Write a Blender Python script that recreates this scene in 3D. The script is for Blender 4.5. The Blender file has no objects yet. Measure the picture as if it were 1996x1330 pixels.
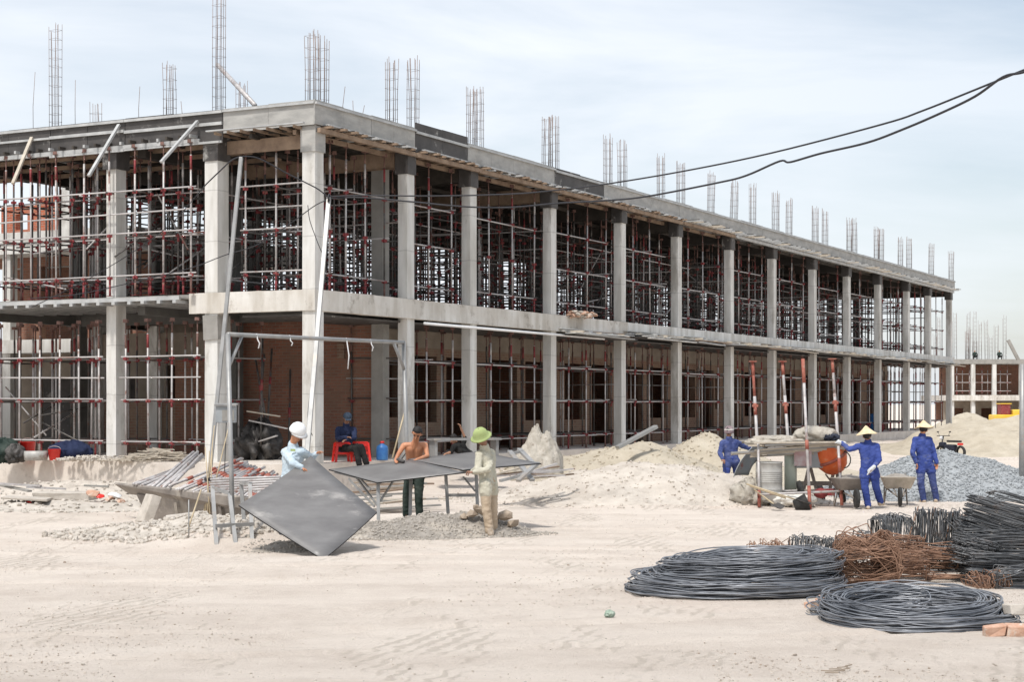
import bpy, bmesh, math, random
from mathutils import Vector, Matrix, noise
R = math.radians
rnd = random.Random(7)
scene = bpy.context.scene
COL = scene.collection

# ---------------------------------------------------------------- camera
F = 3300.0                       # focal length in photo pixels (photo 1996 wide)
CAMZ = 2.1
HOR = 788.0
cam_d = bpy.data.cameras.new('camera'); cam = bpy.data.objects.new('camera', cam_d); COL.objects.link(cam)
cam.location = (0, 0, CAMZ); cam.rotation_euler = (R(90), 0, 0)
cam_d.sensor_width = 36; cam_d.lens = F*36/1996.0
cam_d.shift_y = (HOR-665.0)/1996.0
cam_d.clip_start = 0.1; cam_d.clip_end = 6000
scene.camera = cam

# ---------------------------------------------------------------- light
SUN_EL, SUN_AZ = R(60), R(205)      # azimuth measured clockwise from +Y (camera looks along +Y)
sd = Vector((math.sin(SUN_AZ)*math.cos(SUN_EL), math.cos(SUN_AZ)*math.cos(SUN_EL), math.sin(SUN_EL)))
sl = bpy.data.lights.new('sun', 'SUN'); sl.energy = 2.6; sl.angle = R(6.5); sl.color = (1, .965, .92)
so = bpy.data.objects.new('sun', sl); COL.objects.link(so)
so.rotation_euler = sd.to_track_quat('Z', 'Y').to_euler()
world = bpy.data.worlds.new("World"); scene.world = world; world.use_nodes = True
wn = world.node_tree; wn.nodes.clear()
def wnode(t, **k):
    n = wn.nodes.new(t)
    for a, b in k.items(): setattr(n, a, b)
    return n
sky = wnode('ShaderNodeTexSky', sky_type='NISHITA', sun_disc=False, sun_elevation=SUN_EL, sun_rotation=SUN_AZ)
sky.air_density = 1.2; sky.dust_density = 1.5
tc = wnode('ShaderNodeTexCoord'); mp = wnode('ShaderNodeMapping'); mp.inputs['Scale'].default_value = (1.0, 1.0, 4.2)
mp.inputs['Location'].default_value = (3.1, 1.7, .4)
n1 = wnode('ShaderNodeTexNoise'); n1.inputs['Scale'].default_value = 2.6; n1.inputs['Detail'].default_value = 7; n1.inputs['Roughness'].default_value = .55; n1.inputs['Distortion'].default_value = .4
rp = wnode('ShaderNodeValToRGB'); rp.color_ramp.elements[0].position = .36; rp.color_ramp.elements[0].color = (.52,)*3+(1,)
rp.color_ramp.elements[1].position = .60; rp.color_ramp.elements[1].color = (.97,)*3+(1,)
mx = wnode('ShaderNodeMixRGB'); mx.inputs['Color2'].default_value = (7.15, 7.5, 8.0, 1)
hs = wnode('ShaderNodeHueSaturation'); hs.inputs['Saturation'].default_value = 1.0; hs.inputs['Value'].default_value = .95
bg = wnode('ShaderNodeBackground'); bg.inputs['Strength'].default_value = 0.10
ow = wnode('ShaderNodeOutputWorld')
L = wn.links.new
L(tc.outputs['Generated'], mp.inputs['Vector']); L(mp.outputs[0], n1.inputs['Vector']); L(n1.outputs['Fac'], rp.inputs[0])
sx_ = wnode('ShaderNodeSeparateXYZ'); L(tc.outputs['Generated'], sx_.inputs[0])
mr_ = wnode('ShaderNodeMapRange'); mr_.inputs['From Min'].default_value = -.1; mr_.inputs['From Max'].default_value = .38; mr_.inputs['To Min'].default_value = .08; mr_.inputs['To Max'].default_value = -.30
L(sx_.outputs[0], mr_.inputs['Value']); ad_ = wnode('ShaderNodeMath', operation='ADD', use_clamp=True); L(rp.outputs[0], ad_.inputs[0]); L(mr_.outputs[0], ad_.inputs[1])
L(ad_.outputs[0], mx.inputs['Fac']); L(sky.outputs[0], hs.inputs['Color']); L(hs.outputs[0], mx.inputs['Color1']); L(mx.outputs[0], bg.inputs['Color']); L(bg.outputs[0], ow.inputs['Surface'])
scene.view_settings.view_transform = 'Standard'; scene.view_settings.look = 'None'
scene.view_settings.gamma = 1; scene.view_settings.exposure = 0.45

# ---------------------------------------------------------------- helpers
def px(x, y, Y):
    """real point seen at photo pixel x, y when it stands Y metres away"""
    return Vector(((x-998.0)/F*Y, Y, CAMZ-(y-HOR)/F*Y))
def gy(y, z=0.0):
    return F*(CAMZ-z)/(y-HOR)
def gp(x, y, z=0.0):
    Y = gy(y, z); return Vector(((x-998.0)/F*Y, Y, z))
def fbm(x, y, z=0.0, o=4):
    v, a, f = 0.0, 1.0, 1.0
    for _ in range(o):
        v += a*noise.noise(Vector((x*f, y*f, z*f+7.3*_))); a *= .5; f *= 2.1
    return v

class MB:
    def __init__(s): s.v = []; s.f = []; s.m = []; s.sm = []
    def add(s, vs, fs, mi=0, smooth=False):
        o = len(s.v); s.v += [tuple(p) for p in vs]
        for f in fs: s.f.append([o+i for i in f]); s.m.append(mi); s.sm.append(smooth)
        return s
    def box(s, c, d, M=None, mi=0, jit=0):
        c = Vector(c); x, y, z = d[0]/2, d[1]/2, d[2]/2
        vs = []
        for a in ((-x,-y,-z),(x,-y,-z),(x,y,-z),(-x,y,-z),(-x,-y,z),(x,-y,z),(x,y,z),(-x,y,z)):
            p = Vector(a)
            if jit: p += Vector((rnd.uniform(-jit,jit),rnd.uniform(-jit,jit),rnd.uniform(-jit,jit)))
            vs.append(c+(M@p if M is not None else p))
        return s.add(vs, ((0,3,2,1),(4,5,6,7),(0,1,5,4),(1,2,6,5),(2,3,7,6),(3,0,4,7)), mi)
    def bx(s, x0, x1, y0, y1, z0, z1, mi=0):
        return s.box(((x0+x1)/2,(y0+y1)/2,(z0+z1)/2), (x1-x0,y1-y0,z1-z0), None, mi)
    def bar(s, p, q, w, h, mi=0, up=(0,0,1), ext=0):
        p, q = Vector(p), Vector(q); d = (q-p)
        l = d.length; d.normalize()
        u = Vector(up)
        if abs(d.dot(u)) > .97: u = Vector((1,0,0))
        sx = d.cross(u).normalized(); sz = sx.cross(d)
        M = Matrix((sx, d, sz)).transposed()
        return s.box((p+q)/2, (w, l+ext, h), M, mi)
    def path(s, pts, r, n=6, mi=0, closed=False, smooth=True, cap=True, sq=None):
        pts = [Vector(p) for p in pts]; N = len(pts); vs = []; fs = []
        rr = r if isinstance(r, (list, tuple)) else [r]*N
        prev = None
        for i, p in enumerate(pts):
            if closed: t = pts[(i+1) % N]-pts[i-1]
            else: t = pts[min(i+1, N-1)]-pts[max(i-1, 0)]
            if t.length < 1e-9: t = Vector((0,0,1))
            t.normalize()
            if prev is None:
                a = Vector((0,0,1)) if abs(t.z) < .9 else Vector((1,0,0))
                u = t.cross(a).normalized()
            else:
                u = prev-t*prev.dot(t)
                if u.length < 1e-6: u = t.orthogonal()
                u.normalize()
            prev = u; w = t.cross(u)
            for k in range(n):
                an = 2*math.pi*k/n
                vs.append(p+(u*math.cos(an)+w*math.sin(an))*rr[i])
        for i in range(N if closed else N-1):
            j = (i+1) % N
            for k in range(n):
                k2 = (k+1) % n
                fs.append((i*n+k, i*n+k2, j*n+k2, j*n+k))
        if cap and not closed:
            fs.append(tuple(range(n))[::-1]); fs.append(tuple((N-1)*n+k for k in range(n)))
        return s.add(vs, fs, mi, smooth)
    def tube(s, p, q, r, n=8, mi=0, r2=None): return s.path([p, q], [r, r2 if r2 is not None else r], n, mi)
    def lathe(s, prof, n=20, M=None, mi=0, smooth=True):
        vs, fs = [], []
        for (r, z) in prof:
            for k in range(n):
                a = 2*math.pi*k/n; p = Vector((r*math.cos(a), r*math.sin(a), z))
                vs.append(M@p if M is not None else p)
        for i in range(len(prof)-1):
            for k in range(n):
                k2 = (k+1) % n; fs.append((i*n+k, i*n+k2, (i+1)*n+k2, (i+1)*n+k))
        return s.add(vs, fs, mi, smooth)
    def stone(s, c, r, sq=(1,1,1), mi=0, rg=None, rough=.3):
        rg = rg or rnd
        t = (1+5**.5)/2
        b = [(-1,t,0),(1,t,0),(-1,-t,0),(1,-t,0),(0,-1,t),(0,1,t),(0,-1,-t),(0,1,-t),(t,0,-1),(t,0,1),(-t,0,-1),(-t,0,1)]
        f = [(0,11,5),(0,5,1),(0,1,7),(0,7,10),(0,10,11),(1,5,9),(5,11,4),(11,10,2),(10,7,6),(7,1,8),(3,9,4),(3,4,2),(3,2,6),(3,6,8),(3,8,9),(4,9,5),(2,4,11),(6,2,10),(8,6,7),(9,8,1)]
        E = Matrix.Rotation(rg.uniform(0,6.28),3,'Z')@Matrix.Rotation(rg.uniform(-.9,.9),3,'X')
        vs = []
        for p in b:
            v = Vector(p)*(r/1.9)*(1+rg.uniform(-rough,rough))
            v = Vector((v.x*sq[0], v.y*sq[1], v.z*sq[2])); vs.append(Vector(c)+E@v)
        return s.add(vs, f, mi)
    def mesh(s, name, mats):
        me = bpy.data.meshes.new(name)
        me.from_pydata(s.v, [], s.f)
        for m in (mats if isinstance(mats, (list, tuple)) else [mats]): me.materials.append(m)
        me.polygons.foreach_set('material_index', s.m)
        me.polygons.foreach_set('use_smooth', s.sm)
        me.update(); return me
    def build(s, name, mats, parent=None, loc=None, rot=None):
        return inst(s.mesh(name, mats), name, parent, loc, rot)

def inst(me, name, parent=None, loc=None, rot=None, scl=None):
    o = bpy.data.objects.new(name, me); COL.objects.link(o)
    if parent is not None: o.parent = parent
    if loc is not None: o.location = loc
    if rot is not None: o.rotation_euler = rot
    if scl is not None: o.scale = scl
    return o
def tag(o, label, cat, group=None):
    o['label'] = label; o['category'] = cat
    if group: o['group'] = group
    return o
def thing(name, label, cat, loc=(0,0,0), rotz=0, group=None):
    o = bpy.data.objects.new(name, None); COL.objects.link(o); o.empty_display_size = .2
    o.location = loc; o.rotation_euler = (0,0,rotz)
    return tag(o, label, cat, group)
def kind(o, k): o['kind'] = k; return o
def recalc(o):
    bm = bmesh.new(); bm.from_mesh(o.data); bmesh.ops.recalc_face_normals(bm, faces=bm.faces); bm.to_mesh(o.data); bm.free(); return o
def bevel(o, w=.008, seg=2):
    m = o.modifiers.new('bevel', 'BEVEL'); m.width = w; m.segments = seg; m.limit_method = 'ANGLE'; return o

# ---------------------------------------------------------------- materials
def mat(name, c1, c2=None, scale=4, rough=.85, metal=0, bump=0, bscale=40, detail=5, c3=None, s3=.8, t3=.62, coord='Object', spec=.35, stretch=(1,1,1), rnd_id=0, bdist=.02):
    m = bpy.data.materials.new(name); m.use_nodes = True; nt = m.node_tree
    b = nt.nodes['Principled BSDF']; b.inputs['Roughness'].default_value = rough; b.inputs['Metallic'].default_value = metal
    b.inputs['Specular IOR Level'].default_value = spec
    if c2 is None and not bump: b.inputs['Base Color'].default_value = (*c1, 1); return m
    t = nt.nodes.new('ShaderNodeTexCoord'); mpn = nt.nodes.new('ShaderNodeMapping'); mpn.inputs['Scale'].default_value = stretch
    nt.links.new(t.outputs[coord], mpn.inputs['Vector'])
    vec = mpn.outputs[0]
    if rnd_id:
        oi = nt.nodes.new('ShaderNodeObjectInfo'); ad = nt.nodes.new('ShaderNodeVectorMath'); ad.operation = 'MULTIPLY_ADD'
        ad.inputs[1].default_value = (1,1,1)
        cm = nt.nodes.new('ShaderNodeMath'); cm.operation = 'MULTIPLY'; cm.inputs[1].default_value = 57.0
        nt.links.new(oi.outputs['Random'], cm.inputs[0]); nt.links.new(vec, ad.inputs[0]); nt.links.new(cm.outputs[0], ad.inputs[2]); vec = ad.outputs[0]
    col = None
    if c2 is not None:
        n = nt.nodes.new('ShaderNodeTexNoise'); n.inputs['Scale'].default_value = scale; n.inputs['Detail'].default_value = detail; n.inputs['Roughness'].default_value = .62
        nt.links.new(vec, n.inputs['Vector'])
        r = nt.nodes.new('ShaderNodeValToRGB'); r.color_ramp.elements[0].position = .34; r.color_ramp.elements[1].position = .66
        r.color_ramp.elements[0].color = (*c1, 1); r.color_ramp.elements[1].color = (*c2, 1)
        nt.links.new(n.outputs['Fac'], r.inputs[0]); col = r.outputs[0]
        if c3 is not None:
            n3 = nt.nodes.new('ShaderNodeTexNoise'); n3.inputs['Scale'].default_value = s3; n3.inputs['Detail'].default_value = 6; n3.inputs['Roughness'].default_value = .7
            nt.links.new(vec, n3.inputs['Vector'])
            r3 = nt.nodes.new('ShaderNodeValToRGB'); r3.color_ramp.elements[0].position = t3-.05; r3.color_ramp.elements[1].position = t3+.05
            r3.color_ramp.elements[0].color = (0,0,0,1); r3.color_ramp.elements[1].color = (1,1,1,1)
            nt.links.new(n3.outputs['Fac'], r3.inputs[0])
            mxn = nt.nodes.new('ShaderNodeMixRGB'); mxn.inputs['Color2'].default_value = (*c3, 1)
            nt.links.new(r3.outputs[0], mxn.inputs['Fac']); nt.links.new(col, mxn.inputs['Color1']); col = mxn.outputs[0]
        nt.links.new(col, b.inputs['Base Color'])
    else: b.inputs['Base Color'].default_value = (*c1, 1)
    if bump:
        nb = nt.nodes.new('ShaderNodeTexNoise'); nb.inputs['Scale'].default_value = bscale; nb.inputs['Detail'].default_value = 6; nb.inputs['Roughness'].default_value = .65
        nt.links.new(vec, nb.inputs['Vector'])
        bp = nt.nodes.new('ShaderNodeBump'); bp.inputs['Strength'].default_value = bump; bp.inputs['Distance'].default_value = bdist
        nt.links.new(nb.outputs['Fac'], bp.inputs['Height']); nt.links.new(bp.outputs[0], b.inputs['Normal'])
    return m

def pour_lines(m, period=1.17, dark=.80):
    nt = m.node_tree; b = nt.nodes['Principled BSDF']; src = b.inputs['Base Color'].links[0].from_socket; Lk = nt.links.new
    t = nt.nodes.new('ShaderNodeTexCoord'); sp = nt.nodes.new('ShaderNodeSeparateXYZ'); Lk(t.outputs['Object'], sp.inputs[0])
    n = nt.nodes.new('ShaderNodeTexNoise'); n.inputs['Scale'].default_value = 3; Lk(t.outputs['Object'], n.inputs['Vector'])
    a = nt.nodes.new('ShaderNodeMath'); a.operation = 'MULTIPLY_ADD'; a.inputs[1].default_value = .06; Lk(n.outputs['Fac'], a.inputs[0]); Lk(sp.outputs[2], a.inputs[2])
    d = nt.nodes.new('ShaderNodeMath'); d.operation = 'DIVIDE'; d.inputs[1].default_value = period; Lk(a.outputs[0], d.inputs[0])
    f = nt.nodes.new('ShaderNodeMath'); f.operation = 'FRACT'; Lk(d.outputs[0], f.inputs[0])
    l = nt.nodes.new('ShaderNodeMath'); l.operation = 'LESS_THAN'; l.inputs[1].default_value = .022; Lk(f.outputs[0], l.inputs[0])
    ns = nt.nodes.new('ShaderNodeTexNoise'); ns.inputs['Scale'].default_value = 1; ns.inputs['Detail'].default_value = 6
    mp_ = nt.nodes.new('ShaderNodeMapping'); mp_.inputs['Scale'].default_value = (3.5, 3.5, .6); Lk(t.outputs['Object'], mp_.inputs[0]); Lk(mp_.outputs[0], ns.inputs['Vector'])
    r = nt.nodes.new('ShaderNodeValToRGB'); r.color_ramp.elements[0].position = .38; r.color_ramp.elements[1].position = .60; r.color_ramp.elements[0].color = (.80,.785,.76,1); r.color_ramp.elements[1].color = (1,1,1,1); Lk(ns.outputs['Fac'], r.inputs[0])
    m1 = nt.nodes.new('ShaderNodeMixRGB'); m1.blend_type = 'MULTIPLY'; m1.inputs['Fac'].default_value = 1; Lk(src, m1.inputs['Color1']); Lk(r.outputs[0], m1.inputs['Color2'])
    m2 = nt.nodes.new('ShaderNodeMixRGB'); m2.blend_type = 'MULTIPLY'; m2.inputs['Color2'].default_value = (dark, dark, dark, 1); Lk(l.outputs[0], m2.inputs['Fac']); Lk(m1.outputs[0], m2.inputs['Color1'])
    Lk(m2.outputs[0], b.inputs['Base Color']); return m
def brick_mat(name, ca, cb, mortar, dirt=None):
    m = bpy.data.materials.new(name); m.use_nodes = True; nt = m.node_tree; Lk = nt.links.new
    b = nt.nodes['Principled BSDF']; b.inputs['Roughness'].default_value = .93; b.inputs['Specular IOR Level'].default_value = .15
    t = nt.nodes.new('ShaderNodeTexCoord'); sp = nt.nodes.new('ShaderNodeSeparateXYZ'); Lk(t.outputs['Object'], sp.inputs[0])
    ad = nt.nodes.new('ShaderNodeMath'); ad.operation = 'ADD'; Lk(sp.outputs[0], ad.inputs[0]); Lk(sp.outputs[1], ad.inputs[1])
    cb_ = nt.nodes.new('ShaderNodeCombineXYZ'); Lk(ad.outputs[0], cb_.inputs[0]); Lk(sp.outputs[2], cb_.inputs[1])
    br = nt.nodes.new('ShaderNodeTexBrick'); br.inputs['Scale'].default_value = 1; br.inputs['Brick Width'].default_value = .225; br.inputs['Row Height'].default_value = .078
    br.inputs['Mortar Size'].default_value = .009; br.inputs['Mortar Smooth'].default_value = .3; br.inputs['Bias'].default_value = -.1
    br.inputs['Color1'].default_value = (*ca, 1); br.inputs['Color2'].default_value = (*cb, 1); br.inputs['Mortar'].default_value = (*mortar, 1)
    Lk(cb_.outputs[0], br.inputs['Vector'])
    n = nt.nodes.new('ShaderNodeTexNoise'); n.inputs['Scale'].default_value = 1.1; n.inputs['Detail'].default_value = 8; n.inputs['Roughness'].default_value = .7; Lk(t.outputs['Object'], n.inputs['Vector'])
    r = nt.nodes.new('ShaderNodeValToRGB'); r.color_ramp.elements[0].position = .42; r.color_ramp.elements[1].position = .62; r.color_ramp.elements[0].color = (0,0,0,1); r.color_ramp.elements[1].color = (.7,)*3+(1,)
    Lk(n.outputs['Fac'], r.inputs[0])
    mxn = nt.nodes.new('ShaderNodeMixRGB'); mxn.inputs['Color2'].default_value = (*(dirt or mortar), 1); Lk(r.outputs[0], mxn.inputs['Fac']); Lk(br.outputs['Color'], mxn.inputs['Color1'])
    Lk(mxn.outputs[0], b.inputs['Base Color'])
    bp = nt.nodes.new('ShaderNodeBump'); bp.inputs['Strength'].default_value = .6; bp.inputs['Distance'].default_value = .008; bp.invert = True
    Lk(br.outputs['Fac'], bp.inputs['Height']); Lk(bp.outputs[0], b.inputs['Normal'])
    return m

M = {}
M['concrete'] = mat('concrete', (.60,.59,.56), (.72,.71,.68), 1.3, .9, bump=.25, bscale=18, c3=(.44,.42,.385), s3=.9, t3=.60, rnd_id=1, stretch=(1,1,.45))
M['beam_concrete'] = mat('beam_concrete', (.57,.53,.47), (.70,.68,.64), .9, .9, bump=.25, bscale=14, c3=(.42,.385,.34), s3=1.6, t3=.60)
M['shaded_concrete'] = mat('shaded_concrete', (.10,.097,.09), (.16,.155,.145), 1.5, .92)  # concrete copy with the interior shade put into its colour
M['joist_shaded'] = mat('joist_shaded', (.035,.03,.026), (.07,.06,.05), 3, .85, rnd_id=1)  # timber darkened to paint in the shade under the roof
pour_lines(M['concrete']); pour_lines(M['beam_concrete'], 50)
M['dark_concrete'] = mat('dark_concrete', (.24,.23,.21), (.34,.325,.30), 1.5, .92, bump=.3, bscale=14)
M['ply_dark'] = mat('ply_dark', (.050,.046,.044), (.085,.078,.074), 2.2, .6, bump=.1, bscale=9, c3=(.30,.29,.27), s3=2.4, t3=.64, rnd_id=1)
M['ply_grey'] = mat('ply_grey', (.29,.285,.27), (.42,.41,.385), 2.0, .8, bump=.2, bscale=12, c3=(.40,.38,.35), s3=3, t3=.62, rnd_id=1, stretch=(1,1,2.5))
M['shaded_ceiling'] = mat('shaded_ceiling', (.03,.027,.024), (.055,.048,.042), 1.4, .8)  # dark ply underside, darkened further to deepen the interior shade
M['timber'] = mat('timber', (.20,.14,.10), (.33,.24,.17), 3, .85, bump=.2, bscale=30, rnd_id=1)
M['steel_joist'] = mat('steel_joist', (.36,.365,.36), (.52,.52,.51), 3, .55, metal=.2, rnd_id=1)
M['galv'] = mat('galv', (.37,.345,.335), (.55,.525,.51), 5, .5, metal=.2, rnd_id=1, c3=(.27,.17,.14), s3=3, t3=.60)
M['galv_shaded'] = mat('galv_shaded', (.07,.064,.06), (.16,.15,.14), 5, .6, metal=.3, rnd_id=1, c3=(.16,.07,.05), s3=3, t3=.58)  # rust-patched galv, darkened to carry the shade inside the storeys
M['jack'] = mat('jack', (.13,.08,.065), (.24,.13,.11), 9, .7, rnd_id=1)
M['red'] = mat('red', (.19,.030,.036), (.30,.06,.06), 9, .7, c3=(.20,.12,.09), s3=9, t3=.6, rnd_id=1)
M['red_bright'] = mat('red_bright', (.27,.06,.045), (.38,.15,.105), 8, .7, c3=(.34,.26,.2), s3=10, t3=.62, rnd_id=1)
M['rebar'] = mat('rebar', (.22,.18,.165), (.32,.26,.24), 6, .7, metal=.3)
M['brick'] = brick_mat('brick', (.31,.135,.09), (.21,.095,.068), (.24,.19,.15), (.22,.14,.10))
M['brick_pale'] = brick_mat('brick_pale', (.25,.145,.10), (.19,.105,.075), (.28,.225,.175), (.26,.20,.15))
M['plaster'] = mat('plaster', (.22,.18,.145), (.31,.265,.215), 1.2, .95, bump=.2, bscale=10)
M['wire'] = mat('wire', (.13,.138,.155), (.32,.33,.35), 2, .40, metal=.5, c3=(.16,.13,.11), s3=2, t3=.66)
M['wire_dark'] = mat('wire_dark', (.07,.073,.078), (.22,.222,.225), 3, .4, metal=.5, c3=(.13,.10,.085), s3=3, t3=.62)
M['rust'] = mat('rust', (.21,.115,.075), (.36,.22,.15), 7, .85, c3=(.12,.075,.06), s3=5, t3=.6)
M['sand'] = mat('sand', (.44,.385,.30), (.55,.49,.395), 2.2, .97, bump=.9, bscale=9, bdist=.06, c3=(.38,.33,.26), s3=1.1, t3=.6, spec=.1)
M['sand_pale'] = mat('sand_pale', (.50,.445,.385), (.62,.56,.49), 2.1, .97, bump=.9, bscale=9, bdist=.06, c3=(.45,.40,.345), s3=1.3, t3=.58, spec=.1)
M['dirt_grey'] = mat('dirt_grey', (.27,.245,.215), (.40,.365,.325), 5, .97, bump=.8, bscale=22, bdist=.05, c3=(.46,.41,.35), s3=1.2, t3=.58, spec=.1)
M['clod'] = mat('clod', (.27,.215,.165), (.40,.33,.26), 6, .97, bump=.5, bscale=22, rnd_id=1, spec=.1)
M['gravel'] = mat('gravel', (.24,.255,.265), (.40,.415,.42), 14, .9, bump=.6, bscale=60)
M['rubble'] = mat('rubble', (.41,.37,.32), (.56,.51,.45), 4, .95, bump=.5, bscale=25, rnd_id=1, spec=.1)
M['cloth_sack'] = mat('cloth_sack', (.33,.30,.25), (.50,.46,.40), 5, .9, bump=.6, bscale=12, bdist=.04, c3=(.26,.22,.18), s3=4, t3=.6)
M['wood_pale'] = mat('wood_pale', (.40,.35,.28), (.55,.49,.41), 6, .85, bump=.2, bscale=30, rnd_id=1)
M['formsteel'] = mat('formsteel', (.20,.175,.155), (.32,.285,.25), 3, .75, metal=.15, bump=.2, bscale=12, c3=(.38,.34,.29), s3=2, t3=.6)
M['plinth'] = mat('plinth', (.56,.50,.44), (.68,.62,.555), 1.5, .95, bump=.5, bscale=9, c3=(.46,.41,.36), s3=1.6, t3=.62)
M['sheet'] = mat('sheet', (.135,.128,.125), (.19,.183,.177), 1.7, .42, bump=.08, bscale=5, c3=(.30,.285,.27), s3=1.0, t3=.66, stretch=(1,1,4), spec=.5)
M['sheet_edge'] = mat('sheet_edge', (.02,.018,.017))
M['cable'] = mat('cable', (.03,.03,.035), rough=.6)
M['post'] = mat('post', (.26,.26,.255), (.38,.375,.365), 3, .45, metal=.3, rnd_id=1, c3=(.36,.32,.28), s3=2.2, t3=.62)
M['bamboo'] = mat('bamboo', (.38,.30,.19), (.50,.41,.28), 4, .7, rnd_id=1)
M['redplastic'] = mat('redplastic', (.62,.018,.012), (.72,.03,.02), 3, .35, spec=.5)
M['white'] = mat('white', (.78,.78,.78), (.86,.86,.86), 5, .35, spec=.5)
M['darkmetal'] = mat('darkmetal', (.05,.048,.045), (.11,.10,.095), 6, .6, metal=.3)
M['drum'] = mat('drum', (.34,.33,.31), (.48,.47,.44), 4, .6, metal=.2, bump=.1, bscale=10, c3=(.28,.2,.14), s3=3, t3=.62)
M['orange'] = mat('orange', (.62,.105,.025), (.72,.17,.05), 4, .55, c3=(.50,.36,.26), s3=4, t3=.62)
M['greybox'] = mat('greybox', (.27,.29,.30), (.36,.38,.39), 3, .5, c3=(.35,.12,.1), s3=3, t3=.66)
M['rubber'] = mat('rubber', (.02,.02,.02), (.05,.048,.045), 9, .8)
M['yellow'] = mat('yellow', (.70,.42,.03), (.78,.52,.08), 2, .5)
M['blueplastic'] = mat('blueplastic', (.03,.12,.35), (.06,.2,.45), 5, .4)
M['blackcloth'] = mat('blackcloth', (.015,.018,.03), (.03,.035,.055), 8, .8)
M['greenrubber'] = mat('greenrubber', (.22,.30,.24), (.40,.46,.38), 20, .6)
M['brickbit'] = mat('brickbit', (.44,.24,.16), (.58,.38,.28), 9, .95, bump=.4, bscale=30, rnd_id=1, c3=(.58,.5,.42), s3=6, t3=.55)
M['paper'] = mat('paper', (.6,.58,.53), (.72,.7,.65), 8, .8)
# ================================================================ GROUND
def bump_h(x, y, cx, cy, rx, ry, h, p=1.5):
    d = math.sqrt(((x-cx)/rx)**2+((y-cy)/ry)**2)
    return h*(1-d)**p*(1+p*d) if d < 1 else 0.0
GM = [(-4.1, 25.4, 1.6, 1.5, .16), (-4.9, 26.6, 3.2, 2.6, .10), (-7.0, 28.5, 3.0, 3, .05), (3.1, 36.5, 4.2, 2.4, .34), (-1.2, 32, 3, 3, .06), (9.5, 40, 5, 4, .05)]
RUTS = [(20.5,.10,.004,1),(23.0,-.06,.006,1),(17.2,.95,.0,1),(27.2,-.14,.012,1),(14.6,.22,.01,1),(29.5,.05,-.008,1)]
def gz(x, y):
    if y > 160 or abs(x) > 90: return 0.0
    z = .05*fbm(x*.11, y*.11, 1, 3)
    for g in GM: z += bump_h(x, y, *g)
    ra_ = (x+4.375)*.4606+(y-37.5)*.8876; rb_ = -(x+4.375)*.8876+(y-37.5)*.4606
    if 2 < ra_ < 66 and rb_ < 3: z += .42*max(0, min(1, (rb_+2.6)/2.2))*min(1, (ra_-2)/4)*(1+.3*noise.noise(Vector((ra_*.6, rb_, 0))))
    if y < 60:
        z += .004*fbm(x*.9, y*.9, 5, 3)
        z -= .034*max(0, noise.noise(Vector((x*2.4, y*1.9, 3)))-.22)
        if y < 40:
            for (y0, k_, c_, w_) in RUTS:
                for off in (0, 1.55):
                    d = (y-(y0+off+k_*x+c_*x*x))/math.sqrt(1+(k_+2*c_*x)**2)
                    if abs(d) < .5:
                        e_ = .6+.8*noise.noise(Vector((x*.5, y0, off)))
                        z += e_*(-.040*math.exp(-(d/.10)**2)+.020*math.exp(-((abs(d)-.22)/.07)**2)+.004*math.sin((x+y*.4)*38)*(abs(d) < .10))
        k = (x*.32+y)*1.0
    return z
def axis(segs):
    out = []
    for a, b, st in segs:
        n = max(1, int((b-a)/st)); out += [a+(b-a)*i/n for i in range(n)]
    out.append(segs[-1][1]); return out
xs = axis([(-3000,-300,900),(-300,-90,70),(-90,-20,6),(-20,-9,.5),(-9,12,.10),(12,22,.5),(22,90,6),(90,300,70),(300,3000,900)])
ys = axis([(-60,4,16),(4,10,1.5),(10,30,.075),(30,48,.25),(48,100,1.5),(100,300,20),(300,4000,900)])
vs = [(x, y, gz(x, y)) for y in ys for x in xs]
nx = len(xs)
fs = [(j*nx+i, j*nx+i+1, (j+1)*nx+i+1, (j+1)*nx+i) for j in range(len(ys)-1) for i in range(nx-1)]
g = MB(); g.add(vs, fs, 0, True)
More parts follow.
